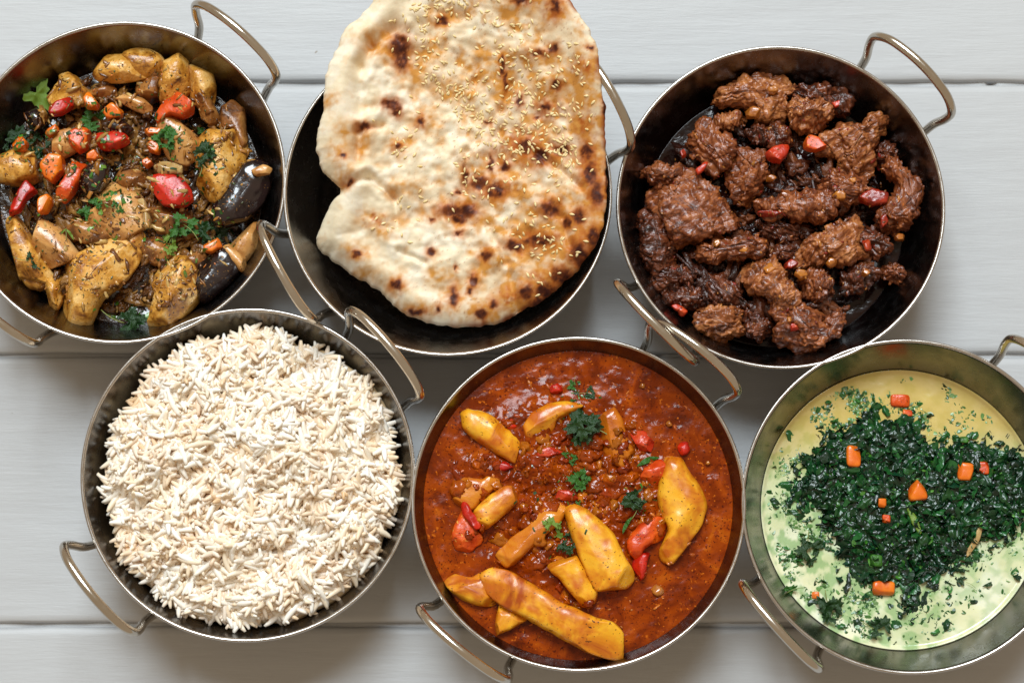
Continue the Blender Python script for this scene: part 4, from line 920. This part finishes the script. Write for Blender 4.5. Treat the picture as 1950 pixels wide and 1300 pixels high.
# ================================================================== dish: rice
M['rice'] = food('cooked_rice', [(.3, (.96, .95, .93)), (.7, (1, 1, 1))], 300, (.3, .5), sss=.12, rad=(1, .66, .38), sscale=.0015, vcol=True, vmix=1.0, bumps=[(900, .1, .0004)])
B = 'rice'
RO = zw(B, [(640, 108), (740, 72), (880, 98), (905, 150), (1030, 168), (1135, 230), (1250, 370), (1330, 520), (1342, 640), (1322, 800), (1272, 920), (1212, 1020), (1100, 1105), (990, 1180), (880, 1240), (770, 1250), (640, 1230), (500, 1190), (380, 1110), (310, 1040),
             (235, 960), (190, 880), (215, 800), (150, 690), (182, 560), (212, 430), (250, 380), (340, 262), (420, 200), (500, 142)], .046)
rc = BOWL[B]
ra = np.arctan2(RO[:, 1]-rc[1], RO[:, 0]-rc[0]); rrad = np.linalg.norm(RO-rc, axis=1); o_ = np.argsort(ra); ra = ra[o_]; rrad = rrad[o_]
rrad = np.minimum(rrad, wall_r(.046)-.0030)
def r_out(a):
    a = np.asarray(a, float); w = perlin(np.c_[np.cos(a).ravel()*3.2, np.sin(a).ravel()*3.2, np.zeros(a.size)], 65).reshape(a.shape)
    return np.interp(a, ra, rrad, period=2*math.pi)+np.minimum(w*.0034, .0014)-.0006
def rice_h(P):
    d = P-rc; a = np.arctan2(d[:, 1], d[:, 0]); t = np.linalg.norm(d, axis=1)/r_out(a)
    P3 = np.c_[P, 0*P[:, 0]]
    return (42+13*np.clip(1-t**2.6, 0, 1)**.8+(fbm(P3/.020, 61, 2)*6.5+np.abs(fbm(P3/.0105, 67, 2))*4.2-1.6-np.clip(1-np.abs(perlin(P3/.019, 66))*4.5, 0, 1)*3.6)*(1-sstep(.85, 1, t))-6*sstep(.95, 1.06, t))*MM, t
rm = thing('rice_mound', (rc[0], rc[1], 0), 'heaped mound of loose white long-grain rice filling its dish', 'rice')
nr, na = 70, 160; V = [[0, 0]]
for j in range(1, nr+1):
    for k in range(na):
        a = 2*math.pi*k/na; r = j/nr*float(r_out(a))*1.0; V.append([r*math.cos(a), r*math.sin(a)])
V = np.array(V); h, t = rice_h(V+rc)
F = [(0, 1+k, 1+(k+1) % na) for k in range(na)]
for j in range(nr-1):
    F += [(1+j*na+k, 1+(j+1)*na+k, 1+(j+1)*na+(k+1) % na, 1+j*na+(k+1) % na) for k in range(na)]
Vm = np.c_[V, h-.0007]; last = 1+(nr-1)*na
for q_ in (22, 8, 2):
    s0 = len(Vm); a = np.arange(na)*2*math.pi/na; r = min(wall_r(q_*MM), .058)-.0005; Vm = np.vstack([Vm, np.c_[np.cos(a)*r, np.sin(a)*r, np.full(na, q_*MM)]])
    F += [(last+k, s0+k, s0+(k+1) % na, last+(k+1) % na) for k in range(na)]; last = s0
F.append(tuple(range(last, last+na))[::-1])
obj('rice_core', mesh('rice_core', Vm, F, M['rice'], col=np.tile(L(240, 208, 160), (len(Vm), 1))), rm)  # core tinted warm tan, painting shade into the gaps between grains
def grain_mesh(seed, L_=1.0):
    r = np.random.default_rng(seed); ns, nk = 8, 7; V = []; bend = r.uniform(-.22, .22)
    for j in range(ns+1):
        t = j/ns; w = (math.sin(math.pi*min(max(t, .03), .97))**.33)*(1-.12*abs(t-.5))
        for k in range(nk):
            a = 2*math.pi*k/nk; V.append((t-.5, w*.106*math.cos(a)+bend*(4*(t-.5)**2-.5)*.5, w*.096*math.sin(a)))
    F = [(j*nk+k, j*nk+(k+1) % nk, (j+1)*nk+(k+1) % nk, (j+1)*nk+k) for j in range(ns) for k in range(nk)]
    F += [tuple(range(nk))[::-1], tuple(range(ns*nk, (ns+1)*nk))]
    return np.array(V), F
GRN = [grain_mesh(70+i) for i in range(6)]
NG = 5000
a = rng.uniform(0, 2*math.pi, NG); tt = np.sqrt(rng.uniform(0, 1, NG))*.965
rr = tt*r_out(a); GP_ = np.c_[rr*np.cos(a), rr*np.sin(a)]+rc
gh, gt = rice_h(GP_); e = .0006
gxn = (rice_h(GP_+[e, 0])[0]-gh)/e; gyn = (rice_h(GP_+[0, e])[0]-gh)/e
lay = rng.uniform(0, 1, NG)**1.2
pref = fbm(np.c_[GP_/.012, 0*rr], 81, 2)*5
RC = [L(248, 242, 231), L(246, 238, 225), L(245, 233, 213), L(249, 245, 237), L(243, 226, 200)]
gm = [mesh('rice_grain', g[0], g[1], M['rice'], col=np.tile(np.array(RC[i % 5]), (len(g[0]), 1))) for i, g in enumerate(GRN)]
order = np.argsort(-(lay+.0*gt)); single = set(order[np.where(gt[order] < .97)[0][:300]].tolist())
VV = []; FF = []; CC = []; off = 0; fbmc = fbm(np.c_[GP_/.011, 0*rr], 83, 2)
for i in range(NG):
    yaw = pref[i]+rng.normal()*.5; pit = rng.normal()*.2
    nrm = Vector((-gxn[i], -gyn[i], 1)).normalized(); nrm = Vector((nrm.x*.8, nrm.y*.8, nrm.z)).normalized()
    R = nrm.to_track_quat('Z', 'Y').to_matrix() @ Matrix.Rotation(yaw, 3, 'Z') @ Matrix.Rotation(pit, 3, 'Y')
    s = rng.uniform(9.5, 14.5)*MM; g = i % 6
    pos = (GP_[i][0]-rc[0], GP_[i][1]-rc[1], gh[i]+(-.0010+lay[i]*.0030))
    if i in single:
        o = obj('rice_grain', gm[g], rm); o.matrix_local = Matrix.Translation(pos) @ R.to_4x4() @ Matrix.Diagonal((s, s*1.06, s*1.06, 1)); continue
    Vg = (GRN[g][0]*s)@np.array(R).T+np.array(pos); VV.append(Vg); FF += [tuple(q_+off for q_ in f) for f in GRN[g][1]]; off += len(Vg)
    c = np.array(RC[rng.integers(5)]); w = min((1-lay[i])**1.5*.35+.5*max(0, fbmc[i]+.1), .7); c = c*(1-w)+np.array(L(214, 164, 100))*w  # deeper grains tinted tan as painted crevice shade; clumps also vary in cream
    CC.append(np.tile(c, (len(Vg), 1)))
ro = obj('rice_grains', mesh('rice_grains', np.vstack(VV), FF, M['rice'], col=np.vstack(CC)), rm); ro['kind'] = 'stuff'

# ================================================================== naan bread
B = 'naan'
NO = [(192, 882), (212, 828), (232, 772), (262, 728), (292, 698), (262, 676), (222, 632), (205, 590), (197, 530), (205, 460), (222, 400), (224, 330), (235, 240), (270, 180), (290, 120), (340, 70), (400, 10), (440, -60), (520, -110), (650, -140), (800, -150), (950, -130), (1060, -70), (1112, 0), (1160, 60),
      (1202, 130), (1227, 210), (1234, 300), (1248, 400), (1243, 480), (1252, 600), (1257, 720), (1247, 800), (1222, 880), (1165, 960), (1100, 1030), (1020, 1090), (935, 1142), (850, 1182), (740, 1187), (620, 1182), (530, 1152), (480, 1112), (410, 1052), (330, 1002), (260, 952), (205, 912)]
SN = REG['naan'][2]
ctrl = np.array([(850, 615, 25), (620, 480, 28), (700, 560, 25), (1000, 600, 31), (1100, 535, 43), (1150, 450, 57), (1157, 300, 64), (1150, 150, 84), (1100, 0, 90), (850, -70, 76), (650, 50, 64), (615, 200, 58), (605, 280, 51), (640, 370, 42), (850, 350, 40), (850, 150, 51), (1000, 350, 48), (1000, 150, 62), (850, 490, 32)], float)
def tps_fit(C):
    P = C[:, :2]/300; n = len(P); r = np.linalg.norm(P[:, None]-P[None], axis=2); K = np.where(r > 0, r*r*np.log(np.maximum(r, 1e-9)), 0)+np.eye(n)*.05
    A_ = np.zeros((n+3, n+3)); A_[:n, :n] = K; A_[:n, n] = 1; A_[:n, n+1:] = P; A_[n:, :n] = A_[:n, n:].T
    return P, np.linalg.solve(A_, np.r_[C[:, 2], 0, 0, 0])
tpP, tpw = tps_fit(ctrl)
def tps(u, v):
    Q = np.c_[u, v]/300; r = np.linalg.norm(Q[:, None]-tpP[None], axis=2); K = np.where(r > 0, r*r*np.log(np.maximum(r, 1e-9)), 0)
    return K@tpw[:-3]+tpw[-3]+Q@tpw[-2:]
# the bread is laid out on a grid of its own surface, addressed in the zoom's coordinates
OUT = resample(chaikin(np.array(NO, float), 1), 620)
OUT = OUT + (fbm(np.c_[OUT/45, np.zeros(len(OUT))], 91, 3)*8)[:, None]*((OUT-centroid(OUT))/np.linalg.norm(OUT-centroid(OUT), axis=1, keepdims=True))
gs = 4.4; gX, gY = np.meshgrid(np.arange(OUT[:, 0].min()-gs, OUT[:, 0].max()+gs, gs), np.arange(OUT[:, 1].min()-gs, OUT[:, 1].max()+gs, gs), indexing='ij')
Pg = np.c_[gX.ravel(), gY.ravel()]; gi = np.arange(len(Pg)).reshape(gX.shape)
cells = np.stack([gi[:-1, :-1], gi[1:, :-1], gi[1:, 1:], gi[:-1, 1:]], -1).reshape(-1, 4)
cells = cells[sdf(Pg[cells].mean(1), OUT) > 0]
used, inv = np.unique(cells, return_inverse=True); cells = inv.reshape(-1, 4); Zq = Pg[used].copy()
ed = np.concatenate([cells[:, [0, 1]], cells[:, [1, 2]], cells[:, [2, 3]], cells[:, [3, 0]]]); key = np.sort(ed, 1)
uq, first, cn_ = np.unique(key, axis=0, return_index=True, return_counts=True); bed = ed[first[cn_ == 1]]; bv = np.unique(bed)
Zq[bv] = nearest_on(np.vstack([OUT, OUT[:1]]), Zq[bv])
dist = np.maximum(sdf(Zq, OUT), 0)/SN*.242; dist[bv] = 0           # mm from the edge
Z3 = np.c_[Zq/SN, np.zeros(len(Zq))]
prof = np.sqrt(np.clip(1-(1-np.clip(dist/6.5, 0, 1))**2, 0, 1))
lip = np.exp(-((dist-8)/5.5)**2)
leftness = sstep(760, 380, Zq[:, 0]); bot = sstep(800, 1050, Zq[:, 1])
top = prof*3.2+lip*(1.0+2.2*leftness+.9*bot)
inner = sstep(9, 22, dist)
hh = fbm(Z3/58, 93, 3)*1.9+fbm(Z3/24, 95, 2)*1.1
top += inner*hh+fbm(Z3/9, 97, 2)*.13*prof
BUB = [(640, 260, 90, 1.6), (560, 640, 110, 1.8), (720, 560, 80, 1.3), (480, 880, 110, 1.9), (650, 980, 100, 1.6), (960, 200, 80, 1.2), (1000, 760, 90, 1.4), (840, 940, 90, 1.4), (700, 160, 80, 1.2), (1150, 250, 60, 1.0), (330, 600, 70, 1.0), (330, 840, 90, 1.6), (1110, 620, 60, .8), (560, 60, 70, 1)]
for x, y, r, a_ in BUB: top += 1.5*a_*np.exp(-(((Zq[:, 0]-x)**2+(Zq[:, 1]-y)**2)/(r*.7)**2))
CRE = [((345, 590), (350, 480), 12, 1.8), ((350, 480), (430, 462), 10, 1.2), ((360, 250), (400, 170), 14, 1.5), ((355, 420), (358, 250), 16, 1.0), ((400, 170), (480, 110), 18, 1.0), ((820, 830), (890, 960), 11, .8), ((890, 960), (930, 1135), 11, .8), ((870, 410), (905, 310), 10, 1.2), ((790, 230), (770, 330), 10, .9),
       ((285, 695), (385, 650), 10, 1.2), ((385, 650), (480, 720), 10, 1.4), ((480, 720), (490, 830), 12, 1.1), ((740, 560), (870, 400), 9, .8), ((730, 700), (750, 560), 9, .9), ((1000, 560), (1160, 690), 9, 1.0), ((1090, 800), (1120, 900), 10, 1.0), ((500, 920), (590, 960), 8, .9), ((1130, 230), (1110, 480), 14, .8)]
for a_, b_, w, dp in CRE:
    dp *= 1.9; w *= 1.3; q = nearest_on(np.array([a_, b_], float), Zq); dd = 3*fbm(Z3/18, 141, 2)+ np.linalg.norm(Zq-q, axis=1); top -= dp*np.exp(-(dd/w)**2)
    top += .35*dp*np.exp(-((dd-2.4*w)/(1.6*w))**2)
# baked colour: dough, golden areas, scorch spots
DARK = [(503, 180, 34, 48), (505, 230, 26, 34), (470, 388, 32, 22), (490, 408, 20, 24), (372, 468, 24, 13), (690, 772, 50, 26), (745, 775, 40, 26), (715, 800, 30, 16), (790, 672, 34, 26), (845, 700, 34, 30), (1178, 560, 20, 34), (1190, 640, 24, 46), (1215, 715, 26, 44), (1070, 320, 20, 15), (1055, 185, 19, 16), (1045, 768, 38, 30), (1110, 815, 16, 18), (1150, 795, 24, 30),
        (960, 540, 36, 30), (1010, 575, 26, 30), (920, 900, 36, 18), (1000, 880, 50, 20), (960, 1070, 30, 24), (1030, 1060, 40, 24), (1090, 1010, 40, 30), (1150, 930, 36, 40), (1205, 870, 26, 40), (1000, 1105, 30, 18), (695, 1085, 16, 36), (797, 1147, 24, 18), (490, 1045, 22, 18), (348, 933, 17, 12), (612, 922, 15, 16), (812, 937, 18, 20), (714, 855, 16, 11), (296, 577, 13, 11), (318, 672, 13, 10),
        (492, 541, 15, 11), (577, 447, 14, 18), (768, 1028, 14, 24), (755, 1060, 10, 12), (655, 85, 20, 18), (940, 12, 34, 14), (1065, 28, 16, 36), (1000, 203, 30, 11), (872, 245, 8, 36), (884, 300, 8, 36), (737, 645, 9, 34), (830, 600, 8, 30), (712, 708, 14, 8), (935, 375, 14, 22), (705, 982, 4, 10), (818, 450, 14, 6), (1190, 180, 14, 6), (620, 805, 12, 10), (1090, 555, 30, 18), (1245, 400, 8, 50), (1252, 650, 8, 60), (880, 610, 20, 14), (1030, 395, 22, 12), (1000, 430, 12, 8), (560, 1140, 30, 10), (640, 1130, 10, 14), (840, 1110, 14, 20)]
GOLD = [(410, 805, 60, 36), (440, 850, 40, 34), (530, 695, 70, 34), (300, 645, 40, 50), (690, 335, 90, 50), (605, 440, 50, 60), (960, 540, 130, 80), (1000, 870, 120, 70), (1040, 1050, 120, 90), (1170, 260, 60, 60), (1165, 380, 46, 40), (1160, 460, 50, 60), (1195, 650, 56, 150), (1170, 900, 80, 120), (860, 680, 120, 60), (720, 780, 110, 50), (650, 80, 50, 40), (950, 20, 90, 50), (1060, 40, 50, 60),
        (1040, 320, 90, 60), (990, 210, 80, 50), (350, 930, 60, 40), (370, 1010, 70, 40), (490, 1045, 50, 40), (650, 1010, 50, 30), (690, 1090, 50, 60), (800, 1130, 60, 40), (780, 1030, 40, 60), (820, 950, 50, 60), (1060, 780, 80, 80), (430, 170, 70, 60), (360, 520, 40, 70), (250, 370, 40, 24), (310, 480, 50, 40), (280, 560, 50, 40), (560, 250, 60, 80), (620, 200, 60, 60), (800, 250, 50, 90), (870, 270, 40, 120), (560, 1130, 120, 30), (900, 1080, 60, 70), (500, 540, 50, 40), (760, 640, 60, 80)]
wob = np.c_[fbm(Z3/13, 101, 3), fbm(Z3/13, 104, 3)]*9
def blobs(LI, soft):
    m = np.zeros(len(Zq))
    for x, y, a_, b_ in LI:
        d = np.sqrt(((Zq[:, 0]+wob[:, 0]-x)/a_)**2+((Zq[:, 1]+wob[:, 1]-y)/b_)**2); m = np.maximum(m, 1-sstep(1-soft, 1+soft, d))
    return m
gold = blobs(GOLD, .75)*(.65+.5*fbm(Z3/12, 111, 3)).clip(.15, 1); gold = np.clip(gold+.6*inner*sstep(.2, -1.1, hh)*sstep(-.5, .4, fbm(Z3/35, 139, 2)), 0, 1); dark = blobs(DARK, .6)*(1.05+.5*fbm(Z3/7, 113, 3)).clip(.3, 1)
halo = blobs([(x, y, a_*1.45+5, b_*1.45+5) for x, y, a_, b_ in DARK], .6)
nz = fbm(Z3/30, 115, 4)
gold = np.clip(gold+sstep(.1, .6, nz)*.6*sstep(450, 900, Zq[:, 0])+.25*sstep(.2, .6, fbm(Z3/22, 135, 3))+.55*sstep(820, 1180, Zq[:, 0]+.25*Zq[:, 1]-150)*(.5+.9*fbm(Z3/20, 137, 3)).clip(0, 1), 0, 1)
spk = sstep(.62, .75, fbm(Z3/4.5, 117, 2))*.5*sstep(420, 700, Zq[:, 0])
edgeb = (1-sstep(0, 3.2, dist))*sstep(-.2, .5, fbm(Z3/40, 119, 2))*sstep(900, 1150, Zq[:, 0]+Zq[:, 1]*.35)
dough = np.array(L(238, 222, 192)); pale = np.array(L(244, 234, 214)); gl = np.array(L(208, 142, 52)); br = np.array(L(152, 74, 20)); dk = np.array(L(62, 18, 6))
C = dough*np.ones((len(Zq), 1)); w = sstep(-.1, .4, fbm(Z3/40, 121, 3))[:, None]; C = C*(1-w*.7)+pale*w*.7
def blend(C, c, w): w = np.clip(w, 0, 1)[:, None]; return C*(1-w)+c*w
C = blend(C, gl, gold*.95); C = blend(C, np.array(L(196, 112, 34)), halo*.85*(.7+.6*fbm(Z3/14, 131, 3)).clip(0, 1)); toast = blobs([(960, 545, 120, 70), (1000, 880, 100, 45), (1060, 1040, 110, 60), (1190, 640, 46, 130), (1160, 450, 36, 60), (1175, 255, 46, 34), (1060, 40, 40, 50), (840, 690, 90, 36), (1160, 905, 60, 70), (410, 810, 44, 26), (1040, 400, 60, 40), (900, 1090, 40, 40)], .8)*(.45+.9*fbm(Z3/11, 143, 4)).clip(0, 1)
C = blend(C, np.array(L(176, 92, 26)), toast); C = blend(C, br, np.maximum(spk, edgeb)); C = blend(C, br, dark*1.2); C = blend(C, dk, (dark-.45+.25*fbm(Z3/10, 133, 3))*1.6)
um = REG['naan'][0]+Zq[:, 0]/SN; vm = Zq[:, 1]/SN
base_z = tps(um, vm)
XY = np.array([px(u_, v_, z_*MM)[:2] for u_, v_, z_ in zip(um, vm, base_z)])
botz = prof*2.6+.15; top = top+.15
nc = XY.mean(0)
Vt = np.c_[XY-nc, (base_z+top)*MM]; Vb = np.c_[XY-nc, (base_z-botz)*MM]
Vn = np.vstack([Vt, Vb]); o2 = len(Vt); q1 = cells
if polyarea(XY[cells[0]]) < 0: q1 = cells[:, ::-1]; bed = bed[:, ::-1]
Fn = np.vstack([q1, q1[:, ::-1]+o2, np.c_[bed[:, 0], bed[:, 1], bed[:, 1]+o2, bed[:, 0]+o2][:, ::-1]]).tolist()
M['naan'] = food('baked_naan', [(.3, (.86, .84, .80)), (.7, (1, 1, 1))], 160, (.45, .7), sss=.12, rad=(1, .7, .4), vcol=True, vmix=.8, bumps=[(260, .15, .001), (1100, .12, .0005)], spec=.35)
na_o = obj('naan_bread', mesh('naan_bread', Vn, Fn, M['naan'], col=np.vstack([C, C*.9])), loc=(nc[0], nc[1], 0))
tag(na_o, 'blistered golden naan bread with sesame seeds resting across its dish', 'bread')
# sesame seeds stuck to the bread
tn = BVHTree.FromPolygons((Vt+np.array([nc[0], nc[1], 0])).tolist(), q1.tolist())
M['sesame'] = food('toasted_sesame', [(.3, L(216, 176, 100)), (.7, L(244, 226, 180))], 900, (.3, .45), sss=.2)
sv = []
for j in range(7):
    t_ = j/6; w_ = math.sin(math.pi*max(.04, min(.96, t_)))**.7*(1.15-.55*t_)
    for k in range(7): sv.append((t_*2-1, w_*.52*math.cos(2*math.pi*k/7), w_*.34*math.sin(2*math.pi*k/7)))
sf = [(j*7+k, j*7+(k+1) % 7, (j+1)*7+(k+1) % 7, (j+1)*7+k) for j in range(6) for k in range(7)]+[tuple(range(7))[::-1], tuple(range(42, 49))]
SEED = mesh('sesame_seed', sv, sf, M['sesame']); sv = np.array(sv)
ZONES = [(980, 480, 130, 110, 5), (760, 330, 110, 60, 2.4), (610, 210, 60, 70, 1.6), (560, 60, 60, 50, 1), (700, 20, 120, 40, 1.8), (1000, 290, 100, 90, 3), (1000, 860, 100, 80, 2), (820, 620, 100, 120, 2.2), (500, 520, 60, 80, .8), (800, 420, 90, 60, 2), (1080, 560, 60, 90, 2), (880, 130, 90, 90, 1.4), (1050, 1000, 70, 80, .9), (450, 820, 60, 70, .4), (560, 740, 60, 50, .5), (1160, 330, 30, 150, .4)]
wz = np.array([z_[4] for z_ in ZONES]); wz = wz/wz.sum(); cnt = 0; VS = []; FS = []; off = 0
while cnt < 680:
    z_ = ZONES[rng.choice(len(ZONES), p=wz)]; x, y = rng.normal(z_[0], z_[2]*.75), rng.normal(z_[1], z_[3]*.75)
    if sdf(np.array([[x, y]]), OUT)[0] < 14: continue
    u_, v_ = REG['naan'][0]+x/SN, y/SN; p_ = px(u_, v_, float(tps(np.array([u_]), np.array([v_]))[0]+3)*MM)
    h_ = tn.ray_cast(Vector((p_[0], p_[1], .3)), Vector((0, 0, -1)))
    if h_[0] is None: continue
    R = h_[1].to_track_quat('Z', 'Y').to_matrix() @ Matrix.Rotation(rng.uniform(0, 6.28), 3, 'Z') @ Matrix.Rotation(rng.normal()*.15, 3, 'Y')
    s = rng.uniform(1.05, 1.45)*MM; pos = h_[0]+h_[1]*.0001-Vector((nc[0], nc[1], 0))
    if cnt < 300 and v_ > 4:
        o = obj('sesame_seed', SEED, na_o); o.matrix_local = Matrix.Translation(pos) @ R.to_4x4() @ Matrix.Diagonal((s, s, s, 1))
    else:
        VS.append((sv*s)@np.array(R).T+np.array(pos)); FS += [tuple(q+off for q in f) for f in sf]; off += len(sv)
    cnt += 1
so = obj('sesame_seeds', mesh('sesame_seeds', np.vstack(VS), FS, M['sesame']), na_o); so['kind'] = 'stuff'
